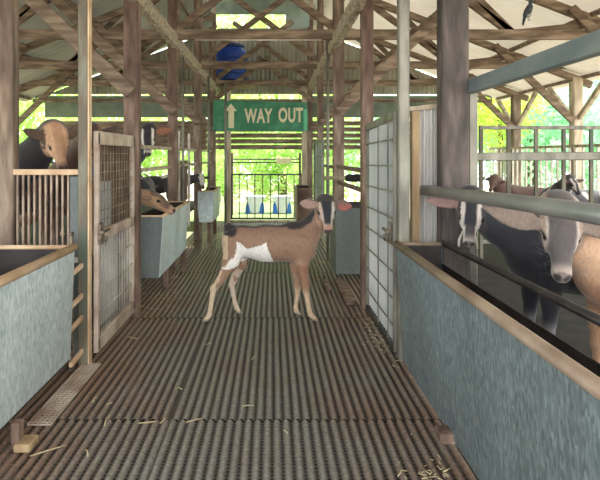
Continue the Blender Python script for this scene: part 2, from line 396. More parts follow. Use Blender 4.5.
# longitudinal beams over the two post rows, furred with cobweb
def rough_beam(x, z, y0, y1, wd, ht, name, lab, m):
    g = MB(); n = 520; ring = []
    for i in range(n+1):
        y = y0+(y1-y0)*i/n; j = lambda s_=.006: random.uniform(-s_, s_)
        ring.append([g.bm.verts.new((x+sx*wd/2+j(), y, z+sz*ht/2+j(.009))) for sx, sz in ((-1,-1),(0,-1.08),(1,-1),(1,1),(-1,1))])
    for a, b in zip(ring, ring[1:]):
        for q in range(5): g.bm.faces.new((a[q], a[(q+1)%5], b[(q+1)%5], b[q]))
    g.bm.faces.new(ring[0][::-1]); g.bm.faces.new(ring[-1])
    o = g.build(name, m, loc=(x, (y0+y1)/2, z)); tag(o, lab, 'beam'); return o
rough_beam(XL+.03, 2.50, -1.2, 10.5, .07, .13, 'longitudinal_beam', 'long cobwebbed timber beam running back over the left posts', 'dusty')
rough_beam(.70, 2.50, -1.2, 10.5, .07, .13, 'longitudinal_beam', 'long cobwebbed timber beam running back over the right posts', 'dusty')
# purlins
for sg, side in ((-1, 'left'), (1, 'right')):
    for j, xx in enumerate((1.3, 2.5, 3.7, 4.75)):
        x = XM+sg*xx
        o = MB().box((x, 4.5, zroof(x)+.022), (.05, 12.2, .05)).build('purlin', 'wood_h', loc=(x, 4.5, zroof(x)))
        tag(o, 'long thin roof purlin under the %s roof slope, %s up from the eaves' % (side, ['highest','third','second','lowest'][j]), 'purlin', 'purlins under the %s roof slope' % side)

# ------------------------------------------------------------------ aisle posts
def post(x, y, z0, z1, wx, wy, m, lab, name='wooden_post', cat='post', group=None):
    o = MB().box((x, y, (z0+z1)/2), (wx, wy, z1-z0), None, min(wx, wy)*.08).build(name, m, loc=(x, y, z0))
    tag(o, lab, cat, group); return o
G = 'timber posts along the aisle'
post(-1.095, 4.08, -.7, 3.6, .115, .1, 'wood_red', 'reddish brown timber post at the far side of the left mesh gate', group=G)
post(-1.105, 5.79, -.7, 3.6, .10, .1, 'wood_red', 'timber post behind the second left trough, with the brown goat to its left', group=G)
post(-1.10, 7.72, -.7, 3.6, .11, .1, 'wood', 'timber post beyond the second left trough, third along the left side', group=G)
post(-1.10, 9.6, -.7, 3.6, .12, .1, 'wood', 'farthest left timber post, beside the left end of the green sign', group=G)
post(.78, 4.28, -.7, 3.6, .095, .1, 'wood_red', 'reddish timber post behind the far edge of the right sheeted gate', group=G)
post(.74, 5.80, -.7, 3.6, .12, .1, 'wood', 'timber post standing at the dark second trough on the right', group=G)
post(.72, 7.75, -.7, 3.6, .09, .1, 'wood', 'third timber post along the right side, behind the small far gate panel', group=G)
post(.70, 9.6, -.7, 3.6, .10, .1, 'wood', 'farthest right timber post, beside the right end of the green sign', group=G)
post(-1.60, 3.15, -.7, 3.5, .1, .09, 'wood', 'brownish timber post at the left edge, its base behind the near trough')
post(-1.70, 3.18, -.7, 3.5, .09, .09, 'wood_red', 'dark brown post at the extreme left edge beside the lighter post')
post(1.125, 3.24, -.7, 3.5, .165, .12, 'wood_grey', 'thick dark grey timber post rising behind the right pipe rail')
post(.915, 3.33, .0, 1.53, .05, .06, 'wood_tan', 'short tan timber stud between the right gate post and corrugated strip')
post(4.5, 9.6, -1.0, 2.35, .14, .14, 'wood', 'farther eaves post on the right against the foliage')
post(4.5, 7.7, -1.0, 2.4, .14, .14, 'wood_pale', 'nearer pinkish eaves post on the right against the foliage')
post(4.5, 5.75, -1.0, 2.4, .14, .14, 'wood', 'eaves post just outside the right of the view')
for y in (4.0, 5.75, 7.7, 9.6):
    post(-4.85, y, -1.0, 2.3, .13, .13, 'wood', 'timber eaves post along the open left side, %s' % {4.0:'nearest',5.75:'second from the viewer',7.7:'third from the viewer',9.6:'farthest back'}[y], group='left eaves posts')
# V braces on the right eaves posts (lengthwise)
for y in (7.7, 9.6):
    for s in (-1, 1):
        o = MB().beam((4.5, y+s*.085, 1.79), (4.5, y+s*.75, 2.33), .06, .07, .004).build('eaves_strut', 'wood_pale', loc=(4.5, y, 1.72))
        tag(o, 'pale strut leaning %s from the %s right eaves post' % ('towards the viewer' if s < 0 else 'away from the viewer', 'nearer' if y < 8 else 'farther'), 'strut', 'V struts of the right eaves')
for (x, y0_, y1_, w_, lab) in ((.66, 4.32, 5.15, .09, 'wider brown plank lying at the foot of the dark right trough'), (.52, 4.75, 5.15, .05, 'narrow brown plank lying in front of the dark right trough')):
    o = MB().box((x, (y0_+y1_)/2, .014), (w_, y1_-y0_, .028), None, .003).build('floor_plank', 'wood_red', loc=(x, (y0_+y1_)/2, 0)); tag(o, lab, 'plank')
# metal poles
def pole(x, y, z0, z1, r, m, lab, square=True):
    g = MB()
    if square: g.box((x, y, (z0+z1)/2), (2*r, 2*r, z1-z0), None, r*.25)
    else: g.tube([(x, y, z0), (x, y, z1)], r, 14)
    o = g.build('metal_pole', m, loc=(x, y, z0)); tag(o, lab, 'pole', 'metal poles of the aisle'); return o
t = thing('gate_post', 'tall greenish steel gate post with pale edge, left of the aisle by the near trough', 'gate post', (-1.11, 3.12, 0))
MB().box((-1.125, 3.12, 1.6), (.06, .06, 3.3), None, .006).build('post_tube', 'pole_green', t)
tag(MB().box((-1.090, 3.11, 1.6), (.008, .05, 3.3)).build('edge_strip', 'tan_rim', t), 'pale tan edge strip')
pole(.80, 3.17, 0, 3.5, .033, 'pole', 'tall grey steel gate post right of the aisle by the near trough')
pole(-1.07, 6.25, 0, 2.5, .016, 'pole', 'thin pale grey pole beyond the second left trough', False)
pole(-1.0, 8.2, 0, 2.5, .02, 'pole', 'pale grey pole near the third left trough', False)
pole(-.80, 8.95, 0, 2.5, .022, 'pole', 'pale pole in front of the arrow on the green sign', False)
pole(-.80, 9.6, 0, 2.5, .04, 'wood_pale', 'pale square jamb at the left of the far barred gate')
pole(.60, 9.6, 0, 2.5, .05, 'wood_pale', 'pale square jamb at the right of the far barred gate')
pole(.66, 6.15, 0, 2.7, .02, 'pole', 'thin pale pole beside the second right trough', False)
pole(1.245, 3.24, 0, 1.66, .028, 'pole', 'short pale pole carrying the blue grey steel beam')
# thin white rod under the second tie beam
o = MB().tube([(-.85, 5.735, 2.518), (.55, 5.735, 2.518)], .008, 8).build('hanging_tube', 'pale_metal', loc=(-.15, 5.6, 2.5)); tag(o, 'thin whitish rod fixed under the tie beam across the aisle', 'rod')

# ------------------------------------------------------------------ troughs
def trough(lab, xf_t, xf_b, xb, y0, y1, z0, z1, m, rim, backz, legs, rr=.02, name='feed_trough', feed=False, inside='inside', ends=None):
    sg = 1 if xf_t > xb else -1          # the aisle side
    t = thing(name, lab, 'feed trough', ((xf_t+xb)/2, (y0+y1)/2, z0))
    th = .004; zi = z0+(z1-z0)*.42
    MB().prism([(xf_t, z1), (xf_b, z0), (xf_b-sg*th, z0), (xf_t-sg*th, z1)], 1, y0, y1).build('front_sheet', m, t)
    xm = xf_t-sg*.03
    for yy, nm in ((y0, 'end_sheet'), (y1-th, 'end_sheet')):
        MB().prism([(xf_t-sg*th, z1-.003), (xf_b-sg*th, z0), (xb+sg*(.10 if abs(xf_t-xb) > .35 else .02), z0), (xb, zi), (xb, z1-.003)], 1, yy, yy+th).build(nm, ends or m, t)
        yi = yy+th+.001 if yy == y0 else yy-.003
        MB().prism([(xf_t-sg*.02, z1-.006), (xf_b-sg*.02, zi), (xb+sg*.004, zi), (xb+sg*.004, z1-.006)], 1, yi, yi+.002).build('end_lining', inside, t)
    MB().prism([(xf_b-sg*.01, zi), (xb, zi), (xb, zi-.006), (xf_b-sg*.01, zi-.006)], 1, y0+.005, y1-.005).build('trough_floor', inside, t)
    MB().prism([(xf_t-sg*.010, z1-.01), (xf_b-sg*.010, zi), (xf_b-sg*.013, zi), (xf_t-sg*.013, z1-.01)], 1, y0+.005, y1-.005).build('lining', inside, t)
    if backz: MB().box((xb, (y0+y1)/2, (backz+zi)/2), (.006, y1-y0-.012, backz-zi)).build('back_sheet', inside, t)
    MB().tube([(xf_t-sg*.004, y0-.005, z1), (xf_t-sg*.004, y1+.005, z1)], rr, 12).build('rim', rim, t)
    for yy in (y0, y1):
        MB().tube([(xf_t-sg*.004, yy, z1), (xb, yy, z1)], rr*.6, 10).build('end_rim', rim, t)
    if feed:
        g = MB(); n = 26
        xa, xc = xf_b-sg*.03, xb+sg*.02
        grid = [[g.bm.verts.new((xa+(xc-xa)*a/6, y0+.02+(y1-y0-.04)*b/n, zi+.012+.05*math.sin(math.pi*a/6)+random.uniform(-.012,.012))) for b in range(n+1)] for a in range(7)]
        for a in range(6):
            for b in range(n): g.bm.faces.new((grid[a][b], grid[a+1][b], grid[a+1][b+1], grid[a][b+1]))
        fo = g.build('chopped_feed', 'hay', loc=((xa+xc)/2, (y0+y1)/2, zi)); tag(fo, 'heap of chopped tan feed lying in the near right trough', 'feed', kind='stuff')
    for (lx, ly) in legs:
        MB().box((lx, ly, (z0+.01)/2+.0), (.05, .05, z0+.01 if z0 > .15 else z0+.01), None, .004).build('leg', 'wood_red', t)
    return t
near_left = trough('near left galvanised feed trough with tan rim at the left edge', -1.10, -1.125, -1.62, .9, 2.90, .115, .735, 'galv', 'tan_rim', .70, [], .022)
trough('near right galvanised feed trough with brown rim, two goats leaning over it', .745, .79, 1.02, .7, 3.12, .01, .715, 'galv_dark', 'brown_rim', .60, [], .022, feed=True)
trough('second left galvanised feed trough under the brown horned goat', -.915, -.95, -1.22, 4.38, 5.72, .215, .735, 'galv', 'tan_rim', .70, [(-1.0, 4.9), (-.95, 5.6)], .014, ends='galv_old_shaded')  # ends are the same sheet, their shading put into a darker colour
trough('third left feed trough, small and pale, near the far gate', -.82, -.84, -1.05, 7.35, 8.3, .3, .74, 'galv', 'tan_rim', .7, [(-.9, 7.45), (-.9, 8.2)], .014)
trough('dark grey second right feed trough behind the standing goat', .64, .64, 1.06, 5.2, 5.73, .06, .73, 'galv_old_shaded', 'dark_steel', .70, [(.95,5.3)], .012)
trough('mauve brown third right trough behind the standing goat head', .40, .40, .64, 8.2, 9.2, .16, .72, 'brown_sheet', 'brown_rim', .70, [(.5,8.3),(.5,9.1)], .012)
# leg and foot block under near left trough
lg = MB().box((-1.088, 2.22, .058), (.036, .05, .114), None, .005).build('leg', 'wood_red', near_left)
MB().box((-1.05, 2.22, .018), (.07, .09, .035), None, .006).build('foot_block', 'wood_tan', lg)
o = MB().box((.77, 2.3, .014), (.08, .09, .045), None, .006).build('wooden_block', 'wood_red', loc=(.77, 2.3, 0)); tag(o, 'small reddish timber block on the floor at the near right trough', 'block')
# dark bar along the back of the right trough and pipe rail
o = MB().tube([(1.03, .7, .735), (1.03, 3.15, .72)], .017, 12).build('trough_bar', 'dark_steel', loc=(1.03, 2, .72)); tag(o, 'dark steel bar along the goat side of the near right trough', 'bar')
o = MB().tube([(1.0, .7, 1.085), (1.0, 2.0, 1.06), (.995, 3.42, 1.02)], .033, 20).build('pipe_rail', 'rail', loc=(1, 2, 1.05)); tag(o, 'thick grey steel pipe rail above the heads of the two right goats', 'rail')
o = MB().beam((1.225, .6, 1.67), (1.225, 3.22, 1.67), .05, .085, .004).build('steel_beam', 'blue_steel', loc=(1.2, 2, 1.66)); tag(o, 'blue grey steel beam slanting to the top right corner', 'beam')
# straw floor side grid: pale perforated strip at the left
g = MB()
for i in range(30):
    g.box((-1.075, 2.40+i*.024, .006), (.11, .007, .006))
for i in range(6):
    g.box((-1.13+i*.022, 2.75, .006), (.005, .70, .007))
tag(g.build('floor_grating', 'gate_paint', loc=(-1.07, 2.75, 0)), 'pale perforated strip of grating at the left edge of the aisle floor', 'grating')

# ------------------------------------------------------------------ fences at the left
t = thing('pen_fence', 'barred pen fence across the left pen behind the near trough', 'fence', (-1.35, 3.13, 0))
MB().beam((-1.56, 3.13, 1.147), (-1.15, 3.13, 1.147), .035, .035, .004).build('top_rail', 'tan_rim', t)
for i in range(10):
    MB().box((-1.535+i*.034, 3.14, .6), (.011, .014, 1.08)).build('bar', 'brown_rim', t)
MB().box((-1.185, 3.145, .57), (.07, .01, 1.1)).build('end_plate', 'galv_old_shaded', t)
MB().beam((-1.56, 3.12, .62), (-1.15, 3.12, .62), .02, .03).build('lower_rail', 'pale_metal', t)
t = thing('side_rails', 'ladder of short tan rails between the near left trough and its gate post', 'rails', (-1.14, 3.0, 0))
for z in (.58, .40, .27, .07):
    MB().beam((-1.14, 2.94, z-.01), (-1.13, 3.10, z+.015), .02, .028, .003).build('rail', 'tan_rim', t)
MB().box((-1.165, 3.02, .4), (.02, .03, .8)).build('upright', 'rust', t)
post(-1.31, 3.42, 0, .8, .05, .02, 'wood_tan', 'short tan board behind the left gate post')

# left mesh gate in the plane X=-1.08
t = thing('mesh_gate', 'pale framed mesh gate with brown stained upper panel, left of the aisle', 'gate', (-1.08, 3.17, 0))
y0, y1, x = 3.17, 4.02, -1.075
MB().box((x, y0+.02, .72), (.03, .035, 1.33), None, .004).build('stile', 'gate_paint', t)
MB().box((x, y1-.02, .72), (.03, .035, 1.33), None, .004).build('stile', 'gate_paint', t)
MB().beam((x, y0, 1.355), (x, y1, 1.355), .03, .085, .005).build('top_rail', 'gate_paint', t)
MB().beam((x, y0, .745), (x, y1, .745), .03, .07, .005).build('middle_rail', 'gate_paint', t)
MB().beam((x, y0, .085), (x, y1, .085), .03, .09, .005).build('bottom_rail', 'gate_paint', t)
u = MB()
for i in range(1, 12): u.tube([(x, y0+.035+i*.065, .78), (x, y0+.035+i*.065, 1.32)], .0028, 6)
for i in range(1, 9): u.tube([(x, y0+.03, .78+i*.06), (x, y1-.03, .78+i*.06)], .0028, 6)
u.build('upper_mesh', 'brown_rim', t)
MB().box((x-.024, (y0+y1)/2, 1.05), (.004, .78, .54)).build('stained_board', 'stain', t)
MB().box((x-.02, y0+.2, .93), (.003, .34, .30)).build('stained_board', 'poly', t)
u = MB()
for i in range(1, 19): u.tube([(x, y0+.03+i*.042, .12), (x, y0+.03+i*.042, .72)], .0035, 6)
for i in range(1, 4): u.tube([(x+.004, y0+.03, .12+i*.15), (x+.004, y1-.03, .12+i*.15)], .004, 6)
u.build('lower_mesh', 'pale_metal', t)
MB().box((x-.03, y0+.33, .43), (.004, .40, .55)).build('backing_sheet', 'poly', t)
def latch(t, x, y, z, s):
    l = MB().box((x, y, z), (.02, .055, .13), None, .004).build('latch', 'rust', t)
    MB().tube([(x+s*.02, y-.06, z+.01), (x+s*.02, y+.09, z+.01)], .011, 8).build('bolt', 'rust', l)
    g = MB()
    for k in range(6):
        a = k*math.pi/5
        g.tube([(x+s*.03, y+.03*math.cos(a), z-.02-.03*math.sin(a)), (x+s*.03, y+.03*math.cos(a+.6), z-.02-.03*math.sin(a+.6))], .006, 6)
    g.build('hasp_ring', 'rust', l)
latch(t, -1.05, 3.19, .77, 1)

# right sheeted gate, plane X=.79
t = thing('sheeted_gate', 'tall gate of wire grid over cloudy white sheet, right of the aisle', 'gate', (.775, 3.2, 0))
x, y0, y1 = .765, 3.21, 4.16
for yy in (y0+.012, y1-.012): MB().box((x, yy, .76), (.03, .024, 1.46), None, .003).build('stile', 'pole', t)
MB().beam((x, y0, 1.50), (x, y1, 1.47), .03, .05, .003).build('top_rail', 'pole', t)
MB().beam((x, y0, .04), (x, y1, .04), .03, .04, .003).build('bottom_rail', 'dark_steel', t)
for yy in (y0+.17, y0+.48): MB().box((x-.012, yy, .76), (.008, .012, 1.43)).build('grid_upright', 'pole', t)
for i in range(1, 9): MB().beam((x-.016, y0+.01, .03+i*.165), (x-.016, y1-.01, .03+i*.163), .006, .01).build('grid_wire', 'pole', t)
g = MB(); n = 84; cols = []
for i in range(n+1):
    y = y0+.02+(y1-y0-.04)*i/n
    cols.append((g.bm.verts.new((x+.012+.006*math.sin(i*2*math.pi/6), y, .05)), g.bm.verts.new((x+.012+.006*math.sin(i*2*math.pi/6), y, 1.46))))
for a, b in zip(cols, cols[1:]): g.bm.faces.new((a[0], b[0], b[1], a[1])).smooth = True
g.build('sheet', 'poly', t)
latch(t, .745, 3.30, .76, -1)
# far gate panel on the right
t = thing('sheeted_gate', 'small far gate panel with white sheet behind the standing goat', 'gate', (.62, 7, 0))
x, y0, y1 = .66, 6.7, 8.1
for yy in (y0, y1): MB().box((x, yy, .8), (.03, .03, 1.3)).build('stile', 'pole', t)
for zz in (.15, 1.44): MB().beam((x, y0, zz), (x, y1, zz), .03, .03).build('rail', 'pole', t)
for i in range(1, 6): MB().beam((x-.012, y0, .15+i*.215), (x-.012, y1, .15+i*.215), .006, .01).build('grid_wire', 'pole', t)
MB().box((x-.01, 7.4, .8), (.008, .012, 1.3)).build('grid_upright', 'pole', t)
MB().box((x+.015, 7.4, .8), (.004, 1.36, 1.26)).build('sheet', 'poly', t)
# corrugated strip and head rail beside the thick post
t = thing('corrugated_strip', 'upright strip of white corrugated sheet beside the thick grey post', 'corrugated sheet', (1.0, 3.42, .1))
g = MB(); g.corrug(.94, 1.13, .1, 1.56, 3.42, .044, .017); g.build('sheet', 'corr', t)
MB().beam((.85, 3.4, 1.545), (1.13, 3.4, 1.575), .03, .03, .003).build('head_rail', 'wood_pale', t)
# cross pen rails on the right
t = thing('cross_rail', 'level grey rail across the right pen at goat-viewer eye height', 'rail', (2.2, 3.3, 1.24))
t['label'] = 'level grey rail across the right pen, above the pipe rail'
MB().beam((1.2, 3.3, 1.238), (3.9, 3.3, 1.255), .03, .052, .005).build('rail_tube', 'pole', t)
t = thing('pen_hurdle', 'open grey hurdle with widely spaced uprights in the right pen', 'hurdle', (3.0, 5.75, 0))
MB().beam((2.27, 5.7, 1.55), (4.3, 5.7, 1.55), .035, .04, .004).build('top_rail', 'pole', t)
MB().beam((2.27, 5.7, .3), (4.3, 5.7, .3), .035, .04, .004).build('bottom_rail', 'pole', t)
for i in range(7): MB().box((2.29+i*.302, 5.7, .80), (.04, .03, 1.54), None, .003).build('upright', 'pole_green', t)
t = thing('boundary_fence', 'far fence of thin pale bars along the open right side', 'fence', (4.4, 8, 0))
MB().beam((4.4, 5.6, 1.38), (4.4, 10.5, 1.38), .03, .04).build('top_rail', 'wood_pale', t)
MB().beam((4.4, 5.6, .3), (4.4, 10.5, .3), .03, .04).build('bottom_rail', 'wood_pale', t)
for i in range(30): MB().box((4.4, 5.7+i*.165, .7), (.03, .02, 1.38)).build('bar', 'pale_metal', t)
# side rails left bays
for (a, b, lab) in ((4.13, 5.74, 'behind the second left trough'), (5.84, 7.67, 'between the second and third left posts'), (7.77, 9.55, 'beside the third left trough')):
    t = thing('bay_rails', 'pair of pale rails between left aisle posts ' + lab, 'rails', (-1.12, a, 0), 'pale rails of the left bays')
    for z in (1.32, 1.12): MB().beam((-1.12, a, z), (-1.12, b, z), .03, .034, .004).build('rail', 'wood_pale', t)
t = thing('pen_hurdle', 'tall pale hurdle panel beyond the brown horned goat', 'hurdle', (-1.08, 6.2, 0))
for yy in (6.0, 6.5, 7.3): MB().box((-1.165, yy, .9), (.03, .03, 1.3)).build('upright', 'pale_metal', t)
MB().box((-1.19, 6.7, .9), (.01, 1.2, .55)).build('board', 'wood_red', t)
# rails right bays + short pipe with rubber end
for (a, b, lab, zz) in ((4.34, 5.73, 'behind the dark second trough', (1.12, .95)), (5.9, 7.68, 'beside the far right gate panel', (1.1,))):
    t = thing('bay_rails', 'weathered rails between right aisle posts ' + lab, 'rails', (.8, a, 0))
    for z in zz: MB().beam((.77, a, z), (.73, b, z), .03, .04, .004).build('rail', 'wood', t)
t = thing('short_pipe', 'short pale pipe with dark rubber sleeve sticking out above the dark trough', 'pipe', (.7, 5.3, 1.02))
MB().tube([W(325, 178, 5.6), W(352, 178, 5.1)], .018, 12).build('pipe_tube', 'wood_pale', t)
MB().tube([W(348, 178, 5.12), W(364, 178, 4.9)], .038, 12).build('sleeve', 'rubber', t)

# ------------------------------------------------------------------ far gate
t = thing('barred_gate', 'far dark barred gate closing the end of the aisle', 'gate', (-.12, 9.72, 0))
gx0, gx1 = -.76, .56
for i in range(10): MB().tube([(gx0+(gx1-gx0)*i/9, 9.74, .05), (gx0+(gx1-gx0)*i/9, 9.74, .88)], .009 if i % 9 else .02, 8).build('bar', 'dark_steel', t)
MB().beam((gx0, 9.74, .885), (gx1, 9.74, .885), .03, .03).build('top_rail', 'dark_steel', t)
MB().beam((gx0, 9.74, .06), (gx1, 9.74, .06), .03, .03).build('bottom_rail', 'dark_steel', t)
o = MB().box((-.1, 9.74, -.0), (1.4, .08, .06), None, .005).build('threshold', 'wood_pale', loc=(-.1, 9.74, 0)); tag(o, 'pale threshold board under the far barred gate', 'threshold')
t = thing('light_fitting', 'double conduit with small cream box beyond the far gate, under the slats', 'conduit', (-.2, 11.2, 1.15))
for z in (1.16, 1.09): MB().tube([(-.85, 11.2, z), (.58, 11.2, z)], .014, 8).build('conduit', 'dark_steel', t)
MB().box((.25, 11.17, 1.13), (.32, .06, .13), None, .01).build('box', 'cream', t)
MB().box((-.86, 11.2, .2), (.05, .05, 2.2)).build('stake', 'wood', t); MB().box((.6, 11.2, .2), (.05, .05, 2.2)).build('stake', 'wood', t)
g = MB(); g.box((0, 12.2, -.14), (3.6, 4.2, .2)); struct(g.build('floor_landing', 'turf'))
for px, lab in ((255, 'left of the pair of white and blue tubs beyond the far gate'), (282, 'right of the pair of white and blue tubs beyond the far gate')):
    c = W(px, 0, 11.6); x = c.x
    t = thing('plastic_tub', lab, 'tub', (x, 11.6, -.04))
    MB().box((x, 11.6, .31), (.46, .34, .07), None, .012).build('lid', 'bin_white', t)
    MB().prism([(x-.19, .28), (x+.19, .28), (x+.11, .0), (x+.07, -.03), (x-.07, -.03), (x-.11, .0)], 1, 11.43, 11.75).build('body', 'bin_white', t)
    for s in (-1, 1):
        MB().prism([(x+s*.09, -.04), (x+s*.21, -.04), (x+s*.20, .12), (x+s*.165, .23), (x+s*.125, .14)], 1, 11.42, 11.5).build('foot', 'bin_blue', t)
        MB().prism([(x+s*.09, -.04), (x+s*.21, -.04), (x+s*.20, .12), (x+s*.165, .23), (x+s*.125, .14)], 1, 11.7, 11.78).build('foot', 'bin_blue', t)

# ------------------------------------------------------------------ sign
SY = 9.50
def sx(px): return (px-272)*SY/520
def sz(py): return 1.25-(py-155)*SY/520
t = thing('way_out_sign', 'green board lettered WAY OUT with a cream arrow, hung over the aisle', 'sign', (sx(260), SY, sz(131)))
MB().prism([(sx(213), sz(130.5)), (sx(307), sz(131)), (sx(307), sz(102.5)), (sx(213), sz(100))], 1, SY, SY+.025).build('board', 'sign_green', t)
tag(MB().box(((sx(303.5)+sx(307.5))/2, SY-.004, sz(120)), (.07, .006, sz(110)-sz(131.5))).build('edge_strip', 'sign_mint', t), 'mint green strip')
MB().prism([(sx(228.5), sz(128)), (sx(234), sz(128)), (sx(234), sz(111)), (sx(237), sz(111)), (sx(231), sz(103.5)), (sx(225), sz(111)), (sx(228.5), sz(111))], 1, SY-.008, SY-.001).build('arrow', 'cream', t)
def letters(txt, x0, x1, z0, z1):
    cu = bpy.data.curves.new('t', 'FONT'); cu.body = txt; cu.extrude = .02; cu.offset = .034; cu.space_character = 1.08
    to = bpy.data.objects.new('t', cu); COL.objects.link(to)
    bpy.context.view_layer.update()
    me = bpy.data.meshes.new_from_object(to.evaluated_get(bpy.context.evaluated_depsgraph_get()))
    bpy.data.objects.remove(to); bpy.data.curves.remove(cu)
    co = np.array([v.co[:] for v in me.vertices]); mn = co.min(0); mxx = co.max(0)
    for v in me.vertices:
        X = x0+(v.co.x-mn[0])/(mxx[0]-mn[0])*(x1-x0); Z = z0+(v.co.y-mn[1])/(mxx[1]-mn[1])*(z1-z0)
        v.co = (X-t.location.x, -.004-(v.co.z-mn[2])*.12, Z-t.location.z)
    me.materials.clear(); me.materials.append(M['cream'])
    o = bpy.data.objects.new('lettering', me); COL.objects.link(o); o.parent = t; return o
letters('WAY', sx(244.5), sx(272.5), sz(123), sz(108.5)); letters('OUT', sx(278.5), sx(303), sz(122.5), sz(107.5))
for px in (222, 300):
    MB().tube([(sx(px), SY+.03, sz(104)), (sx(px), 9.56, 2.56)], .008, 6).build('hanger', 'dark_steel', t)
# blue tank on a rack beyond
t = thing('water_tank', 'blue plastic water tank high up behind the roof ties', 'tank', (-.85, 10.1, 2.64))
g = MB(); g.lathe([(.30, 0), (.31, .04), (.31, .52), (.29, .62), (.24, .68)], (-.80, 10.15, 2.66), 28); g.build('tank_body', 'tank_blue', t)
g = MB(); g.lathe([(.26, 0), (.26, .05), (.2, .08), (.04, .1)], (-.80, 10.15, 3.33), 28); g.build('lid', 'tank_dark', t)
g = MB()
for z in (.15, .3, .45): g.lathe([(.31, -.012), (.322, 0), (.31, .012)], (-.80, 10.15, 2.66+z), 28)
g.build('rib', 'tank_blue', t)
o = MB().box((-.8, 10.15, 2.62), (.9, .8, .06)).build('tank_shelf', 'wood_h', loc=(-.8, 10.15, 2.6)); tag(o, 'timber shelf carrying the blue water tank', 'shelf')

# ------------------------------------------------------------------ bird on the brace, top right
def bird():
    p = W(528, 13, 5.55)
    t = thing('bird', 'small dark bird perched on the roof timber at the top right', 'bird', p+Vector((0, 0, -.08)))
    g = MB(); g.tube([p+Vector((-.045, 0, -.075)), p+Vector((-.03, 0, -.03)), p+Vector((-.0, 0, .02)), p+Vector((.02, 0, .07)), p+Vector((.025, 0, .10))], [.007, .026, .04, .032, .016], 14)
    g.sphere(p+Vector((.03, -.005, .12)), .026); b = g.build('body', 'bird', t)
    MB().tube([p+Vector((.05, -.01, .125)), p+Vector((.085, -.012, .12))], [.008, .001], 8).build('beak', 'rubber', t)
    MB().sphere(p+Vector((.005, -.012, -.03)), .028, (1, .9, .6)).build('belly', 'bird_white', t)
    MB().tube([p+Vector((-.04, 0, -.06)), p+Vector((-.055, 0, -.13))], [.016, .01], 8).build('tail', 'bird', t)
    g = MB()
    for s in (-1, 1): g.tube([p+Vector((.0, s*.01, -.03)), p+Vector((.01, s*.012, -.085))], .003, 6)
    g.build('legs', 'rubber', t)
bird()

# ------------------------------------------------------------------ straw on the floor
STR = [((186,424),(203,420)),((30,458),(66,447)),((110,417),(104,428)),((138,425),(156,423)),((242,408),(254,407)),((175,389),(182,391)),((398,478),(407,473)),((443,474),(451,470)),((128,338),(138,340)),((171,279),(178,277)),((60,405),(64,399)),((106,407),(112,404)),((318,262),(326,264)),((372,338),(380,345)),((283,432),(288,435)),((252,361),(256,357)),((160,425),(166,420)),((92,404),(97,399)),((205,346),(211,344)),((85,452),(88,458))]
for i, (a, b) in enumerate(STR):
    def fl_(p): Y = 1.25*520/(p[1]-155); return Vector(((p[0]-272)*Y/520, Y, .008))
    A, B = fl_(a), fl_(b); mid = (A+B)/2+Vector((random.uniform(-.01,.01), random.uniform(-.015,.015), .004))
    o = MB().tube([A, (A+mid)/2+Vector((.004,0,.001)), mid, B], .0024, 6).build('straw_stalk', 'straw', loc=(mid.x, mid.y, 0))
    side = 'left part' if mid.x < -.45 else ('middle' if mid.x < .3 else 'right part')
    tag(o, 'pale straw stalk lying on the %s of the slatted aisle floor' % side, 'straw', 'straw stalks on the %s of the floor' % side)
# loose chaff
for (cx, cy, sx_, sy_, n, lab) in ((.72, 3.6, .04, .3, 70, 'scatter of pale chaff along the foot of the right gate'), (-.98, 4.55, .1, .25, 60, 'scatter of pale chaff under the second left trough'), (.35, 5.6, .18, .3, 50, 'scatter of chaff behind the standing goat'), (.62, 1.98, .05, .1, 40, 'scatter of chaff at the foot of the near right trough')):
    g = MB()
    for k in range(n):
        x = random.gauss(cx, sx_); y = random.gauss(cy, sy_); a = random.uniform(0, 3.14); L = random.uniform(.004, .016)
        g.beam((x-L*math.cos(a), y-L*math.sin(a), .005), (x+L*math.cos(a), y+L*math.sin(a), .006), .003, .002)
    tag(g.build('chaff', 'straw', loc=(cx, cy, 0)), lab, 'chaff', kind='stuff')

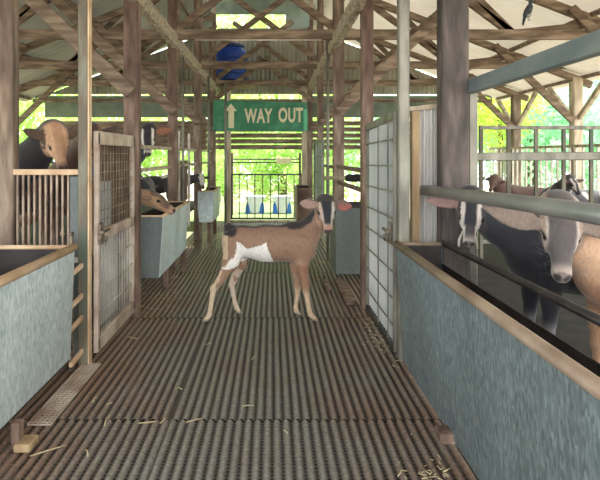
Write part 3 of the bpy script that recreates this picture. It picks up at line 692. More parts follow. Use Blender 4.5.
# ------------------------------------------------------------------ goats: smooth blended distance field bodies
def sd_caps(P, a, b, r1, r2, flat=1, fdir=1):
    a = np.array(a, float); b = np.array(b, float); d = b-a
    q = P-a; q = q.copy()
    L2 = max(d@d, 1e-9)
    t = np.clip((q@d)/L2, 0, 1)
    v = q-t[..., None]*d
    if flat != 1: 
        fd = np.array(fdir, float); c = v@fd
        v = v+(c*(1/flat-1))[..., None]*fd
    return np.sqrt((v*v).sum(-1))-(r1+(r2-r1)*t)
def sd_ell(P, c, ax, r):
    q = (P-np.array(c))@np.array(ax).T
    r = np.array(r); k0 = np.sqrt(((q/r)**2).sum(-1)); k1 = np.sqrt(((q/(r*r))**2).sum(-1))+1e-9
    return k0*(k0-1)/k1
def field_mesh(prims, h, clipz=None):
    lo = np.full(3, 9.); hi = np.full(3, -9.)
    for p in prims:
        if p[0] == 'cut': continue
        if p[0] == 'c': pts = [np.array(p[1]), np.array(p[2])]; r = max(p[3], p[4])
        else: pts = [np.array(p[1])]; r = max(p[3])
        for q in pts: lo = np.minimum(lo, q-r); hi = np.maximum(hi, q+r)
    lo -= .03; hi += .03
    ns = np.ceil((hi-lo)/h).astype(int)+1
    axs = [lo[i]+h*np.arange(ns[i]) for i in range(3)]
    F = np.full(ns, 1.0, np.float32)
    for p in prims:
        if p[0] in ('c',): pts = np.array([p[1], p[2]], float); r = max(p[3], p[4]); k = p[5]
        elif p[0] == 'e': pts = np.array([p[1]], float); r = max(p[3]); k = p[4]
        else: pts = np.array([p[1]], float); r = max(p[3]); k = p[4]
        a = pts.min(0)-r-k-.03; b = pts.max(0)+r+k+.03
        i0 = np.clip(((a-lo)/h).astype(int), 0, ns-1); i1 = np.clip(((b-lo)/h).astype(int)+1, 1, ns)
        sl = tuple(slice(i0[j], i1[j]) for j in range(3))
        X, Y_, Z = np.meshgrid(axs[0][sl[0]], axs[1][sl[1]], axs[2][sl[2]], indexing='ij')
        P = np.stack([X, Y_, Z], -1)
        if p[0] == 'c': d = sd_caps(P, p[1], p[2], p[3], p[4], *(p[6:8] if len(p) > 6 else ()))
        else: d = sd_ell(P, p[1], p[2], p[3])
        f = F[sl]
        if p[0] == 'cut':
            hh = np.maximum(k-np.abs(f+d), 0)/k; F[sl] = np.maximum(f, -d)+hh*hh*k*.25
        else:
            hh = np.maximum(k-np.abs(f-d), 0)/k; F[sl] = np.minimum(f, d)-hh*hh*k*.25
    if clipz is not None:
        F = np.maximum(F, (clipz-axs[2])[None, None, :].astype(np.float32))
    S = F < 0
    c = [S[i:ns[0]-1+i, j:ns[1]-1+j, k:ns[2]-1+k] for i in (0,1) for j in (0,1) for k in (0,1)]
    an = np.logical_or.reduce(c); al = np.logical_and.reduce(c); act = an & ~al
    idx = -np.ones(act.shape, int); cells = np.argwhere(act); idx[act] = np.arange(len(cells))
    acc = np.zeros((len(cells), 3)); cnt = np.zeros(len(cells))
    for ax in range(3):
        o1, o2 = [q for q in range(3) if q != ax]
        for u in (0,1):
            for v in (0,1):
                c0 = cells.copy(); c0[:, o1] += u; c0[:, o2] += v; c1 = c0.copy(); c1[:, ax] += 1
                f0 = F[tuple(c0.T)]; f1 = F[tuple(c1.T)]; m_ = (f0 < 0) != (f1 < 0)
                tt = np.where(m_, f0/(f0-f1+1e-12), 0)
                pos = c0.astype(float); pos[:, ax] += tt
                acc[m_] += pos[m_]; cnt[m_] += 1
    V = lo+h*acc/cnt[:, None]
    faces = []
    for ax in range(3):
        o1, o2 = [(1,2),(2,0),(0,1)][ax]
        s0 = [slice(None)]*3; s1 = [slice(None)]*3; s0[ax] = slice(0, -1); s1[ax] = slice(1, None)
        ch = S[tuple(s0)] != S[tuple(s1)]
        e = np.argwhere(ch); e = e[(e[:, o1] > 0) & (e[:, o2] > 0) & (e[:, o1] < ns[o1]-1) & (e[:, o2] < ns[o2]-1)]
        ins = S[tuple(e.T)]
        q = []
        for du, dv in ((-1,-1),(0,-1),(0,0),(-1,0)):
            cc = e.copy(); cc[:, o1] += du; cc[:, o2] += dv; q.append(idx[tuple(cc.T)])
        Q = np.stack(q, 1); Q[~ins] = Q[~ins][:, ::-1]; Q = Q[(Q >= 0).all(1)]; faces.append(Q)
    return V, np.concatenate(faces)
def unit(v): v = np.array(v, float); return v/np.linalg.norm(v)
def smooth_step(x, a, b): t = np.clip((x-a)/(b-a), 0, 1); return t*t*(3-2*t)

def head_prims(poll, f, u, L, ears, earlen=.5, earw=.15, wide=1.28, ebase=.12):
    """poll = point between the ears; f = towards the nose; u = up out of the forehead; ears = directions in (f,s,u)"""
    f = unit(f); u = np.array(u, float); u = unit(u-(u@f)*f); s = np.cross(u, f)   # s: one side
    B = np.stack([f, s, u])
    def H(a, b_, c): return np.array(poll)+L*(a*f+b_*s+c*u)
    k = .06*L/.25
    pr = []
    C = lambda a, b, r1, r2, kk=.05, *fl: pr.append(('c', H(*a), H(*b), r1*L, r2*L, kk*L*4, *fl))
    C((.02,0,-.06), (.34,0,-.03), .19, .17, .04, .92*wide, s)
    C((.30,0,-.03), (.80,0,-.07), .148, .092, .04, .9*wide, s)
    C((.12,0,-.20), (.78,0,-.185), .125, .072, .03, .8*wide, s)
    pr.append(('e', H(.86,0,-.115), B, (.115*L, .088*wide*L, .105*L), .06*L))
    pr.append(('e', H(.85,0,-.205), B, (.075*L, .06*wide*L, .05*L), .04*L))
    for q in (-1, 1):
        pr.append(('e', H(.33, q*.135*wide, .045), B, (.09*L, .05*L, .05*L), .06*L))      # brow
        pr.append(('e', H(.42, q*.11*wide, -.14), B, (.14*L, .05*L, .08*L), .06*L))      # cheek
        pr.append(('e', H(.90, q*.05*wide, -.055), B, (.05*L, .035*L, .035*L), .03*L))
        pr.append(('cut', H(.965, q*.055*wide, -.065), B, (.035*L, .022*L, .022*L), .012*L))   # nostril
        pr.append(('cut', H(.40, q*.175*wide, .0), B, (.06*L, .035*L, .045*L), .03*L))    # eye socket
    # mouth line
    pr.append(('cut', H(.95, 0, -.172), B, (.07*L, .15*L, .006*L), .012*L))
    info = []
    for q, ed in ((1, ears[0]), (-1, ears[1])):
        d = unit(ed[0]*f+ed[1]*s+ed[2]*u)
        base = H(ebase, q*.17*wide, -.02)
        wd = unit(np.cross(d, unit(.25*f+u)))      # ear width direction
        nn = unit(np.cross(d, wd))
        c = base+d*earlen*L*.5
        ax = np.stack([d, wd, nn])
        pr.append(('e', c, ax, (earlen*L*.46, earw*L, .035*L), .03*L))
        pr.append(('c', base-d*.05*L, base+d*earlen*L*.25, .06*L, .055*L, .06*L))
        pr.append(('e', c+d*earlen*L*.32, ax, (earlen*L*.30, earw*.5*L, .025*L), .05*L))
        if nn@u < 0: nn = -nn
        pr.append(('cut', c+nn*.036*L+d*.03*L, ax, (earlen*L*.43, earw*.66*L, .026*L), .015*L))
        info.append((c, d, ax))
    return pr, (np.array(poll), B, L, info)

def head_coords(V, hd):
    poll, B, L, info = hd
    q = (V-poll)@B.T/L
    ear = np.zeros(len(V)); inner = np.zeros(len(V))
    for (c, d, ax) in info:
        r = (V-c)@ax.T
        e = ((r[:, 0]/(np.linalg.norm(c-poll)*2+.01))**2+(r[:, 1]/(.2*L))**2+(r[:, 2]/(.09*L))**2) < 1.1
        e &= (np.abs(q[:, 1]) > .25)
        ear[e] = 1
        n = ax[2] if ax[2]@B[2] > 0 else -ax[2]
        inner[e & (np.abs(r[:, 1]) < .11*L) & ((r@np.stack([ax[0]@ax[0]*0*ax[0]+0*ax[0]]).T)[:, 0]*0+(V-c)@n > -.002*L)] = 1
    return q, ear, inner

def headmask(q):
    t = np.clip(q[:, 0]/.9, 0, 1); d = np.sqrt((q[:, 0]-.9*t)**2+q[:, 1]**2+(q[:, 2]+.08)**2)
    return 1-smooth_step(d, .30, .36)
def muzmask(q):
    d = np.sqrt((q[:, 0]-.94)**2+q[:, 1]**2+(q[:, 2]+.15)**2)
    return 1-smooth_step(d, .14, .30)
def finish_goat(name, label, loc, prims, hd, colour, h, group=None, horns=None, wattles=False, beard=None, clipz=0, ew=1.0):
    t = thing(name, label, 'goat', loc, group)
    V, Fq = field_mesh(prims, h, clipz)
    me = bpy.data.meshes.new('body')
    me.vertices.add(len(V)); me.vertices.foreach_set('co', V.astype(np.float32).ravel())
    me.loops.add(Fq.size); me.loops.foreach_set('vertex_index', Fq.astype(np.int32).ravel())
    me.polygons.add(len(Fq)); me.polygons.foreach_set('loop_start', np.arange(0, Fq.size, 4, dtype=np.int32))
    me.polygons.foreach_set('loop_total', np.full(len(Fq), 4, dtype=np.int32))
    me.update(calc_edges=True); me.validate()
    me.polygons.foreach_set('use_smooth', np.ones(len(me.polygons), bool))
    q, ear, inner = head_coords(V, hd)
    c = colour(V, q, ear, inner)
    c = (c/255.); c = np.where(c <= .04045, c/12.92, ((c+.055)/1.055)**2.4)
    at = me.color_attributes.new('coat', 'FLOAT_COLOR', 'POINT')
    at.data.foreach_set('color', np.concatenate([c, np.ones((len(c), 1))], 1).astype(np.float32).ravel())
    me.materials.append(M['coat'])
    b = bpy.data.objects.new('body', me); COL.objects.link(b); b.parent = t
    poll, B, L, info = hd
    H = lambda a, s_, u_: Vector(poll+L*(a*B[0]+s_*B[1]+u_*B[2]))
    R = Matrix([list(B[0]), list(B[1]), list(B[2])]).transposed()
    L0 = Vector(loc)
    for sgn in (-1, 1):
        e = MB().sphere(H(.40, sgn*.186*ew, .008)+L0, .05*L, (1.1, .75, .9), R, 14).build('eye', 'eye', t)
        MB().sphere(H(.405, sgn*.214*ew, .008)+L0, .018*L, (1.3, .5, .55), R, 8).build('pupil', 'pupil', e)
    if horns:
        for sgn in (-1, 1):
            pts = [H(.06, sgn*.07, .1)+L0, H(-.02, sgn*.09, .25)+L0, H(-.2, sgn*.13, .38)+L0, H(-.45, sgn*.19, .44)+L0, H(-.68, sgn*.24, .42)+L0]
            pts = pts[:horns]
            rs = [.055*L, .048*L, .037*L, .024*L, .008*L]
            MB().tube(pts, rs[:len(pts)-1]+[.006*L], 10).build('horn', 'horn', t)
    if wattles:
        m_ = M['bin_white']
        for sgn in (-1, 1):
            MB().tube([H(.60, sgn*.10, -.24)+L0, H(.66, sgn*.17, -.27)+L0+Vector((0,0,-.035)), H(.66, sgn*.18, -.27)+L0+Vector((0,0,-.075))], [.02*L, .03*L, .022*L], 8).build('wattle', 'white_hair', t)
    if beard:
        g = MB()
        for k_ in range(26):
            a = random.uniform(-.05, .05); b0 = H(random.uniform(.62, .8), a, -.2)+L0
            g.tube([b0, b0+Vector((random.uniform(-.01,.01), random.uniform(-.01,.01), -beard*.5)), b0+Vector((random.uniform(-.015,.015), random.uniform(-.012,.012), -beard*random.uniform(.8,1.1)))], [.002, .0015, .0004], 4)
        g.build('beard', 'white_hair', t)
    return t
M['white_hair'] = mat('pale hair', (190,180,166), (222,214,200), 40, rough=.8)

def blend(c, col, m): m = np.clip(m, 0, 1)[:, None]; return c*(1-m)+np.array(col, float)*m
def nz(V, s, seed=0):
    r = np.random.default_rng(seed); o = np.zeros(len(V))
    for k in range(6):
        d = r.normal(size=3); o += np.sin(V@d*s*(1+.4*k)+r.uniform(0, 6))/(1+.3*k)
    return o/3
def in_poly(x, y, poly):
    ins = np.zeros(len(x), bool); n = len(poly); j = n-1
    for i in range(n):
        xi, yi = poly[i]; xj, yj = poly[j]
        ins ^= ((yi > y) != (yj > y)) & (x < (xj-xi)*(y-yi)/(yj-yi+1e-12)+xi); j = i
    return ins

# --- the standing young goat in the aisle
def hero():
    S = 419.; loc = ((265-272)*3.98/520, 3.98, 0)
    def P(u, v, y=0): return ((u-208)/S, y, (448-v)/S)
    yd = (0, 1, 0)
    pr = []
    c = lambda a, b, r1, r2, k=.04, *fl: pr.append(('c', a, b, r1, r2, k, *fl))
    c(P(303,207), P(215,208), .142, .136, .04, .80, yd)
    c(P(215,208), P(130,200), .132, .112, .05, .82, yd)
    c(P(130,198), P(106,196), .108, .088, .05, .9, yd)
    c(P(330,190), P(296,172), .075, .07, .06, .6, yd)
    c(P(335,232), P(312,232), .085, .085, .05, .85, yd)          # brisket
    c(P(325,190), P(362,150,-.01), .108, .074, .06, .72, yd)       # neck
    c(P(362,150,-.01), P(392,96,-.03), .074, .058, .04, .85, yd)
    c(P(352,190), P(380,140,-.01), .06, .045, .05, .8, yd)
    # near hind
    c(P(112,205,-.05), P(100,262,-.065), .088, .062, .045, .55, yd)
    c(P(100,262,-.065), P(66,322,-.07), .055, .029, .03, .75, yd)
    c(P(66,322,-.07), P(46,345,-.07), .029, .024, .02)
    c(P(46,345,-.07), P(38,400,-.07), .023, .0165, .015)
    c(P(38,400,-.07), P(33,428,-.07), .0165, .021, .012)
    c(P(33,428,-.07), P(24,443,-.07), .019, .02, .01)
    c(P(27,437,-.075), P(14,448,-.082), .017, .014, .008)
    c(P(27,437,-.065), P(14,448,-.058), .017, .014, .008)
    # far hind
    c(P(122,215,.05), P(130,275,.07), .08, .05, .045, .6, yd)
    c(P(130,275,.07), P(104,335,.1), .048, .027, .03)
    c(P(104,335,.1), P(98,350,.1), .027, .023, .02)
    c(P(98,350,.1), P(108,412,.12), .022, .0155, .015)
    c(P(108,412,.12), P(114,430,.12), .0165, .02, .012)
    c(P(114,430,.12), P(124,447,.12), .019, .017, .01)
    # near front
    c(P(333,222,-.05), P(326,270,-.058), .075, .048, .045, .6, yd)
    c(P(326,270,-.058), P(338,340,-.055), .043, .027, .03)
    c(P(336,336,-.055), P(339,356,-.055), .029, .024, .015)
    c(P(339,356,-.055), P(348,415,-.055), .0215, .0165, .012)
    c(P(348,415,-.055), P(352,428,-.055), .0185, .0205, .012)
    c(P(352,428,-.06), P(371,447,-.068), .017, .014, .009)
    c(P(352,428,-.05), P(371,447,-.043), .017, .014, .009)
    # far front
    c(P(318,232,.05), P(306,280,.06), .066, .042, .045, .6, yd)
    c(P(306,280,.06), P(314,350,.07), .038, .026, .03)
    c(P(314,350,.07), P(315,364,.07), .026, .022, .015)
    c(P(315,364,.07), P(308,420,.08), .0205, .016, .012)
    c(P(308,420,.08), P(310,434,.08), .018, .02, .012)
    c(P(310,434,.08), P(324,447,.08), .017, .015, .01)
    # tail
    c(P(108,160), P(88,153), .026, .022, .02); c(P(88,153), P(84,172), .026, .012, .015)
    c(P(100,158), P(112,170), .02, .016, .015)
    hp, hd = head_prims(P(399,63,-.06), (.05, -.48, -.875), (0, -.875, .48), .27, ((.22, 1, .05), (-.16, -1, .05)), .45, .17, 1.42, .17)
    pr += hp
    def colour(V, q, ear, inner):
        u = V[:, 0]*S+208; v = 448-V[:, 2]*S; n = nz(V, 28, 3)
        col = np.tile(np.array([150., 117, 95]), (len(V), 1))
        col = blend(col, (126, 96, 78), smooth_step(n, .1, .9)*.5)
        col = blend(col, (122, 94, 78), smooth_step(v, 200, 158)*.5)
        col = blend(col, (176, 140, 112), smooth_step(v, 245, 280)*.5)
        # dark line on the back
        top = 150+6*np.sin(u*.04)
        onb = (u > 92) & (u < 352) & (q[:, 2] < 9)
        col = blend(col, (44, 38, 38), onb*smooth_step(v+n*3, 160, 151)*smooth_step(np.abs(V[:, 1]), .055, .035))
        dd = np.full(len(u), 99.)
        for (x0_, y0_), (x1_, y1_) in (((290, 146), (325, 142)), ((325, 142), (344, 124)), ((344, 124), (372, 84))):
            tt = np.clip(((u-x0_)*(x1_-x0_)+(v-y0_)*(y1_-y0_))/((x1_-x0_)**2+(y1_-y0_)**2), 0, 1)
            dd = np.minimum(dd, np.hypot(u-x0_-tt*(x1_-x0_), v-y0_-tt*(y1_-y0_)))
        col = blend(col, (46, 40, 40), smooth_step(dd+n*3, 16, 9)*(v < 176))
        col = blend(col, (34, 30, 30), smooth_step(np.hypot((u-94)*.8, v-162)+n*3, 24, 15))
        col = blend(col, (196, 172, 142), ((u < 92) & (v > 178) & (v < 250)))
        W_ = [(122,196),(134,200),(150,217),(180,213),(198,203),(213,196),(222,226),(236,262),(205,261),(180,270),(150,262),(128,270),(100,284),(72,282),(92,262),(112,244),(118,222)]
        w_ = in_poly(u+n*3, v+n*2, W_)
        col = blend(col, (236, 230, 222), w_*1.)
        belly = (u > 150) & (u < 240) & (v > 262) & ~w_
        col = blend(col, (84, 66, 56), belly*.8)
        # legs
        hind = (u < 140) & (v > 285)
        nearh = hind & (V[:, 1] < 0)
        col = blend(col, (214, 192, 162), nearh*smooth_step(v+(u-60)*.25+n*8, 330, 350))
        col = blend(col, (208, 184, 156), nearh*(u < 58+(330-v)*.4+n*3)*.9)
        farh = hind & (V[:, 1] > 0)
        col = blend(col, (212, 190, 168), farh*smooth_step(v, 275, 300))
        col = blend(col, (160, 120, 98), farh*((n > .25) & (v < 345))*.8)
        fr = (u > 280) & (v > 270)
        col = blend(col, (206, 178, 148), fr*smooth_step(v+n*6, 345, 362))
        col = blend(col, (150, 108, 84), fr*(V[:, 1] < 0)*smooth_step(v, 345, 330)*.8)
        col = blend(col, (150, 138, 118), (v > 438)*.9)
        # head: q = (forward, side, up)
        hm = headmask(q)
        col = blend(col, (190, 158, 128), smooth_step(u+(v-150)*.28, 376, 392)*(v > 110)*(v < 250)*(u < 440)*.7)
        col = blend(col, (166, 130, 104), hm)
        a = np.abs(q[:, 1])/1.42
        fac = hm*(q[:, 0] > -.15)*(q[:, 2] > -.2)
        col = blend(col, (206, 196, 184), fac*(a > .03)*(a < .16)*(q[:, 0] > .1)*np.where(q[:, 1] > 0, 1, .55))
        col = blend(col, (150, 124, 106), fac*(a >= .15)*(q[:, 0] > -.1))
        col = blend(col, (34, 34, 42), fac*smooth_step(a+n*.01, .135-.09*np.clip(q[:, 0], 0, .8), .105-.09*np.clip(q[:, 0], 0, .8))*smooth_step(q[:, 0], .80, .7)*(q[:, 2] > -.1))
        col = blend(col, (60, 54, 52), fac*(a < .17)*(q[:, 0] < .12))
        col = blend(col, (168, 128, 112), muzmask(q))
        col = blend(col, (70, 44, 44), hm*(q[:, 0] > .9)*(a < .075)*(q[:, 2] > -.13))
        col = blend(col, (54, 44, 42), hm*((((q[:, 0]-.40)/.085)**2+((q[:, 2]-.01)/.07)**2) < 1)*(a > .11)*(a < .2))
        col = blend(col, (118, 96, 84), ear)
        col = blend(col, (150, 124, 110), inner*(q[:, 1] < 0) )
        col = blend(col, (150, 88, 78), ear*(q[:, 1] > .34)*smooth_step(q[:, 0], .14, .24))
        return col
    finish_goat('goat', 'young brown goat with a white flank patch standing across the aisle, facing the viewer', loc, pr, hd, colour, .0075, horns=None, ew=1.17)
hero()

def std_goat(label, loc, ang, poll, f, u, L, ears, cols, H=.82, BL=.72, h=.012, earlen=.55, earw=.15, horns=None, wattles=False, beard=None, name='goat', neckr=(.12, .075), fat=1., ebase=.12):
    """goat standing on loc.z; body points along ang (degrees); poll given in world coordinates"""
    d = np.array([math.cos(math.radians(ang)), math.sin(math.radians(ang)), 0]); s = np.array([-d[1], d[0], 0])
    zu = np.array([0, 0, 1.])
    def B(a, b_, c_): return a*d+b_*s+c_*zu
    pr = []
    c = lambda a, b, r1, r2, k=.05, *fl: pr.append(('c', a, b, r1, r2, k, *fl))
    q = H/.82
    r = .165*q*fat
    c(B(-.05,0,H-r-.02), B(-BL*.45,0,H-r-.05), r, r*1.04, .05, .85, s)
    c(B(-BL*.45,0,H-r-.05), B(-BL+.08,0,H-r-.03), r*1.02, r*.82, .05, .85, s)
    for sg in (-1, 1):
        x0, x1 = -.03, -BL+.03
        c(B(x0, sg*.09, H-.22*q), B(x0, sg*.1, H-.42*q), .075*q, .045*q, .05, .7, s)
        c(B(x0, sg*.1, H-.42*q), B(x0+.01, sg*.1, .30*q), .042*q, .03*q, .03)
        c(B(x0+.01, sg*.1, .30*q), B(x0, sg*.1, .07), .026*q, .02*q, .02)
        c(B(x0, sg*.1, .06), B(x0+.03, sg*.1, .015), .024, .024, .01)
        c(B(x1, sg*.08, H-.22*q), B(x1+.05, sg*.1, H-.42*q), .1*q, .06*q, .05, .65, s)
        c(B(x1+.05, sg*.1, H-.42*q), B(x1-.07, sg*.1, .30*q), .052*q, .03*q, .03)
        c(B(x1-.07, sg*.1, .30*q), B(x1-.05, sg*.1, .07), .026*q, .02*q, .02)
        c(B(x1-.05, sg*.1, .06), B(x1-.02, sg*.1, .015), .024, .024, .01)
    c(B(-BL-.02,0,H-.08), B(-BL-.08,0,H-.04), .025, .015, .03)
    pl = np.array(poll, float)-np.array(loc, float)
    f = unit(f); u = unit(u)
    nb = B(.0, 0, H-.14*q)
    nk = pl-f*.05*L-unit(u-(u@f)*f)*.12*L
    mid = (nb+nk)/2+np.array([0, 0, -.02])
    c(nb, mid, neckr[0]*q, (neckr[0]+neckr[1])/2*q, .08, .75, s); c(mid, nk, (neckr[0]+neckr[1])/2*q, neckr[1]*q, .05, .85, s)
    hp, hd = head_prims(pl, f, u, L, ears, earlen, earw, 1.28, ebase); pr += hp
    def colour(V, qq, ear, inner):
        n = nz(V, 16, 5); along = V@d; up = V[:, 2]
        base = np.array(cols['body'], float)
        col = np.tile(base, (len(V), 1))
        if 'patch' in cols: col = blend(col, cols['patch'], smooth_step(n, cols.get('pt', .35), cols.get('pt', .35)+.15)*smooth_step(np.linalg.norm(V-pl, axis=1), L*.9, L*1.2))
        if 'speck' in cols: col = blend(col, cols['speck'], smooth_step(nz(V, 170, 9)+nz(V, 60, 4)*.5, -.3, .9)*.75*smooth_step(np.hypot(along-cols['sx'], (up-H+.18)*.6), .16, .03))
        if 'back' in cols: col = blend(col, cols['back'], smooth_step(up, H-.06, H-.01))
        if 'leg' in cols: col = blend(col, cols['leg'], smooth_step(up, .38, .30))
        a = np.abs(qq[:, 1])
        neck = smooth_step(np.linalg.norm(V-(nb+nk)/2, axis=1), .26, .16)
        if 'neck' in cols: col = blend(col, cols['neck'], neck)
        hm = headmask(qq); mz = muzmask(qq); a = a/1.28
        hc = cols['head']
        col = blend(col, hc['side'], hm)
        if 'stripe' in hc: col = blend(col, hc['stripe'], hm*(qq[:, 2] > -.1)*(a > .07)*(a < .15)*(qq[:, 0] > .05))
        if 'centre' in hc: col = blend(col, hc['centre'], hm*(qq[:, 2] > -.12)*smooth_step(a+n*.015, hc.get('cw', .085)+.02, hc.get('cw', .085)-.01)*smooth_step(qq[:, 0], hc.get('ce', .8), hc.get('ce', .8)-.1))
        col = blend(col, hc.get('muzzle', hc['side']), mz)
        col = blend(col, hc.get('nose', (60,50,48)), hm*(qq[:, 0] > .88)*(a < .07)*(qq[:, 2] > -.12)*.6)
        col = blend(col, (44, 34, 34), (np.sqrt((qq[:, 0]-.93)**2+(np.abs(qq[:, 1])-.065)**2+(qq[:, 2]+.06)**2) < .055)*1.)
        col = blend(col, (60, 48, 46), (np.abs(qq[:, 2]+.172) < .012)*(qq[:, 0] > .8)*(qq[:, 0] < 1.1)*(a < .2)*.8)
        col = blend(col, (40, 34, 32), hm*((((qq[:, 0]-.40)/.07)**2+((qq[:, 2]-.01)/.055)**2) < 1)*(a > .11)*(a < .2))
        col = blend(col, cols['ear'], ear); col = blend(col, cols.get('ear_in', cols['ear']), inner)
        return col
    return finish_goat(name, label, loc, pr, hd, colour, h, None, horns, wattles, beard, clipz=0)

# right pair at the near trough
std_goat('large tan goat with dark forehead and long ears, nearest on the right', (1.57, 2.44, 0), 180, (1.295, 2.34, 1.005), (-.20, -.46, -.86), (-.25, -.86, .46), .335,
         ((-.22, 1, .1), (-.28, -1, .1)),
         dict(body=(186,146,116), patch=(168,126,98), head=dict(side=(146,126,112), stripe=(182,170,158), centre=(80,72,70), muzzle=(158,144,134), nose=(92,78,76), cw=.12, ce=.86), ear=(116,104,92), ear_in=(122,106,96), neck=(192,154,124)),
         H=.90, BL=.8, h=.008, earlen=.72, earw=.17, ebase=.26, beard=.04, neckr=(.13, .085))
std_goat('black and white goat with dangling wattles beside the thick post on the right', (1.48, 2.92, 0), 182, (1.145, 3.0, .99), (-.18, -.42, -.88), (-.2, -.88, .42), .28,
         ((.0, 1, .12, 1, 0, -.6), (.0, -1, .12, 1, 0, -.6)),
         dict(body=(34,35,42), speck=(128,132,142), sx=-.02, head=dict(side=(60,54,54), stripe=(200,190,180), centre=(30,30,38), muzzle=(170,160,152), nose=(70,60,60), cw=.085, ce=.62), ear=(106,84,78), ear_in=(132,104,98), neck=(36,37,44), leg=(120,116,116)),
         H=.93, BL=.8, h=.009, earlen=.62, earw=.12, wattles=True, neckr=(.13, .08), fat=1.12)
# brown horned goat over second left trough
std_goat('brown horned goat resting its chin over the second left trough', (-1.52, 4.62, .36), 0, (-1.06, 4.52, .905), (.86, -.16, -.44), (.42, -.1, .88), .28,
         ((-.25, 1, -.1, 1, 0, -.5), (-.3, -1, .0, 1, 0, -.5)),
         dict(body=(150,116,84), patch=(120,88,64), head=dict(side=(170,134,100), stripe=(120,92,72), centre=(96,76,62), muzzle=(186,152,120), nose=(80,58,50)), ear=(136,104,80), neck=(140,106,78)),
         H=.70, BL=.7, h=.009, earlen=.42, horns=5, neckr=(.115, .08))
# black and white faced goat behind it, looking down the aisle
std_goat('black and white faced goat standing behind the brown horned goat', (-1.60, 5.6, .36), 0, (-1.29, 5.42, 1.52), (.10, -.55, -.83), (.1, -.83, .55), .33,
         ((.0, 1, .25, 1, 0, -.4), (.0, -1, .35, 1, 0, -.4)),
         dict(body=(74,80,92), patch=(196,150,112), pt=.4, head=dict(side=(46,40,40), stripe=(226,218,206), centre=(34,32,36), muzzle=(210,200,190)), ear=(140,92,68), neck=(70,74,86)),
         H=.86, BL=.7, h=.011, earlen=.5)
# tan goat left behind fence
std_goat('tan faced goat with black mane behind the barred fence at the left', (-1.86, 3.62, .36), 8, (-1.47, 3.52, 1.40), (.38, -.35, -.85), (.55, -.7, .45), .29,
         ((-.5, 1, .35, 1, 0, -.3), (-.3, -1, .3, 1, 0, -.3)),
         dict(body=(40,36,38), patch=(214,204,196), pt=.3, head=dict(side=(206,164,128), stripe=(206,164,128), centre=(178,136,104), muzzle=(120,90,70)), ear=(92,70,56), neck=(36,32,34)),
         H=.84, BL=.8, h=.011, earlen=.5, neckr=(.13, .1))
# goat behind left gate
std_goat('dark brown goat behind the left mesh gate, only its ears above the top rail', (-1.72, 4.1, .36), 0, (-1.31, 3.80, 1.43), (.3, -.6, -.74), (.3, -.74, .6), .25,
         ((.0, 1, .5, 1, 0, -.3), (.0, -1, .45, 1, 0, -.3)),
         dict(body=(104,78,62), patch=(74,54,44), head=dict(side=(120,90,68), centre=(70,52,42)), ear=(70,52,42), neck=(104,78,62)),
         H=.80, BL=.7, h=.012, earlen=.5)
# far goats
std_goat('small black and white goat looking over the third left trough', (-1.45, 7.55, .36), 0, (-1.02, 7.45, .94), (.3, -.6, -.74), (.3, -.74, .6), .21,
         ((.0, 1, .1, 1, 0, -.3), (.0, -1, .1, 1, 0, -.3)),
         dict(body=(40,38,40), patch=(220,214,206), head=dict(side=(36,34,36), stripe=(226,220,212), centre=(228,222,214), muzzle=(120,100,92)), ear=(60,50,48), neck=(46,44,46)),
         H=.62, BL=.6, h=.014, earlen=.45)
std_goat('far brown goat low behind the right hurdle, left of the two', (3.2, 7.0, 0), 180, (2.95, 6.9, .93), (-.5, -.5, -.7), (-.3, -.6, .7), .21,
         ((.0, 1, .1, 1, 0, -.3), (.0, -1, .1, 1, 0, -.3)),
         dict(body=(112,84,76), patch=(80,60,54), head=dict(side=(110,84,74)), ear=(120,90,80)), H=.86, BL=.7, h=.015)
std_goat('far black and pale goat low behind the right hurdle, right of the two', (3.55, 6.6, 0), 190, (3.62, 6.3, .95), (.2, -.6, -.7), (.2, -.7, .6), .22,
         ((.0, 1, .2, 1, 0, -.3), (.0, -1, .2, 1, 0, -.3)),
         dict(body=(60,56,60), patch=(200,190,184), head=dict(side=(56,50,52), stripe=(210,200,190)), ear=(90,70,64)), H=.86, BL=.7, h=.015)

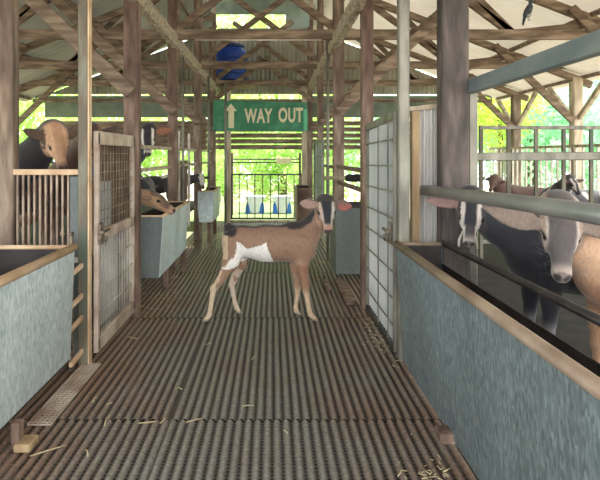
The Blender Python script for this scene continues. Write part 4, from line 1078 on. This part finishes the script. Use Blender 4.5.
# ------------------------------------------------------------------ trees outside
def leaf_cloud(n, R, size, seed, squash=(1, 1, 1)):
    r = np.random.default_rng(seed)
    cl = r.normal(size=(int(n/55)+1, 3)); cl /= np.linalg.norm(cl, axis=1)[:, None]; cl *= (R*r.uniform(.35, 1., (len(cl), 1)))
    c = cl[r.integers(0, len(cl), n)]+r.normal(size=(n, 3))*R*.17
    c *= np.array(squash)
    d1 = r.normal(size=(n, 3)); d1 /= np.linalg.norm(d1, axis=1)[:, None]
    d2 = np.cross(d1, r.normal(size=(n, 3))); d2 /= np.linalg.norm(d2, axis=1)[:, None]
    s = r.uniform(.5, 1, (n, 1))*size
    V = np.stack([c-d1*s, c+d2*s*.45, c+d1*s, c-d2*s*.45], 1).reshape(-1, 3)
    me = bpy.data.meshes.new('crown'); me.vertices.add(len(V)); me.vertices.foreach_set('co', V.astype(np.float32).ravel())
    me.loops.add(4*n); me.loops.foreach_set('vertex_index', np.arange(4*n, dtype=np.int32)); me.polygons.add(n)
    me.polygons.foreach_set('loop_start', np.arange(0, 4*n, 4, dtype=np.int32)); me.polygons.foreach_set('loop_total', np.full(n, 4, np.int32))
    me.update(calc_edges=True); return me
crowns = [leaf_cloud(5200, 1.9, .13, k, (1, .9, .95)) for k in range(3)]
TR = [(-7.5, 17, 1.2, 1.2, 0), (-4.6, 16, .9, 1.1, 1), (-2.0, 18.5, 1.5, 1.3, 2), (.3, 16.5, .4, .95, 0), (2.0, 18, 1.3, 1.2, 1), (4.5, 16, .9, 1.1, 2), (7.4, 15, 1.2, 1.2, 0),
      (9.0, 11.5, .9, 1.3, 1), (8.6, 8.4, 1.0, 1.15, 2), (5.5, 12.6, 1.5, .55, 0), (-.6, 24, 5.2, 2.0, 1), (11, 14.5, 2.2, 1.6, 1), (-9.5, 12.5, 1.2, 1.3, 2), (-8.6, 8.0, 1.1, 1.2, 0), (-1.4, 15.2, -.25, .42, 1), (1.2, 14.6, -.3, .4, 2)]
LB = ['far left beyond the barn end', 'beyond the barn end, left of the aisle', 'tall, behind the slats left of the aisle end', 'straight beyond the far gate', 'beyond the far gate to the right', 'beyond the barn end on the right', 'at the right back corner', 'outside the open right side between the two eaves posts', 'outside the open right side by the nearer eaves post', 'small yellow green, beside the thick grey post', 'tall and far, seen through the gap above the gable', 'tallest, far behind the right eaves', 'outside the open left side, far', 'outside the open left side, near', 'low bush left beyond the far gate', 'low bush right beyond the far gate']
for i, (x, y, z, s, k) in enumerate(TR):
    low = i >= 14
    t = thing('bush' if low else 'tree', ('leafy green ' + LB[i]) if low else ('bright green tree ' + LB[i]), 'bush' if low else 'tree', (x, y, -1.0))
    me = crowns[k].copy(); me.materials.append(M[('leaf3' if i == 9 else ('leaf2' if i in (5, 6, 7, 8, 11) else 'leaf'))])
    c = bpy.data.objects.new('crown', me); COL.objects.link(c); c.parent = t; c.location = (0, 0, z+1.0+.9); c.scale = (s, s, s); c.rotation_euler = (0, 0, i*1.3)
    MB().tube([(x, y, -1.0), (x+.05, y, z), (x, y+.05, z+.9)], [.14*s, .11*s, .06*s], 10).build('trunk', 'bark', t)
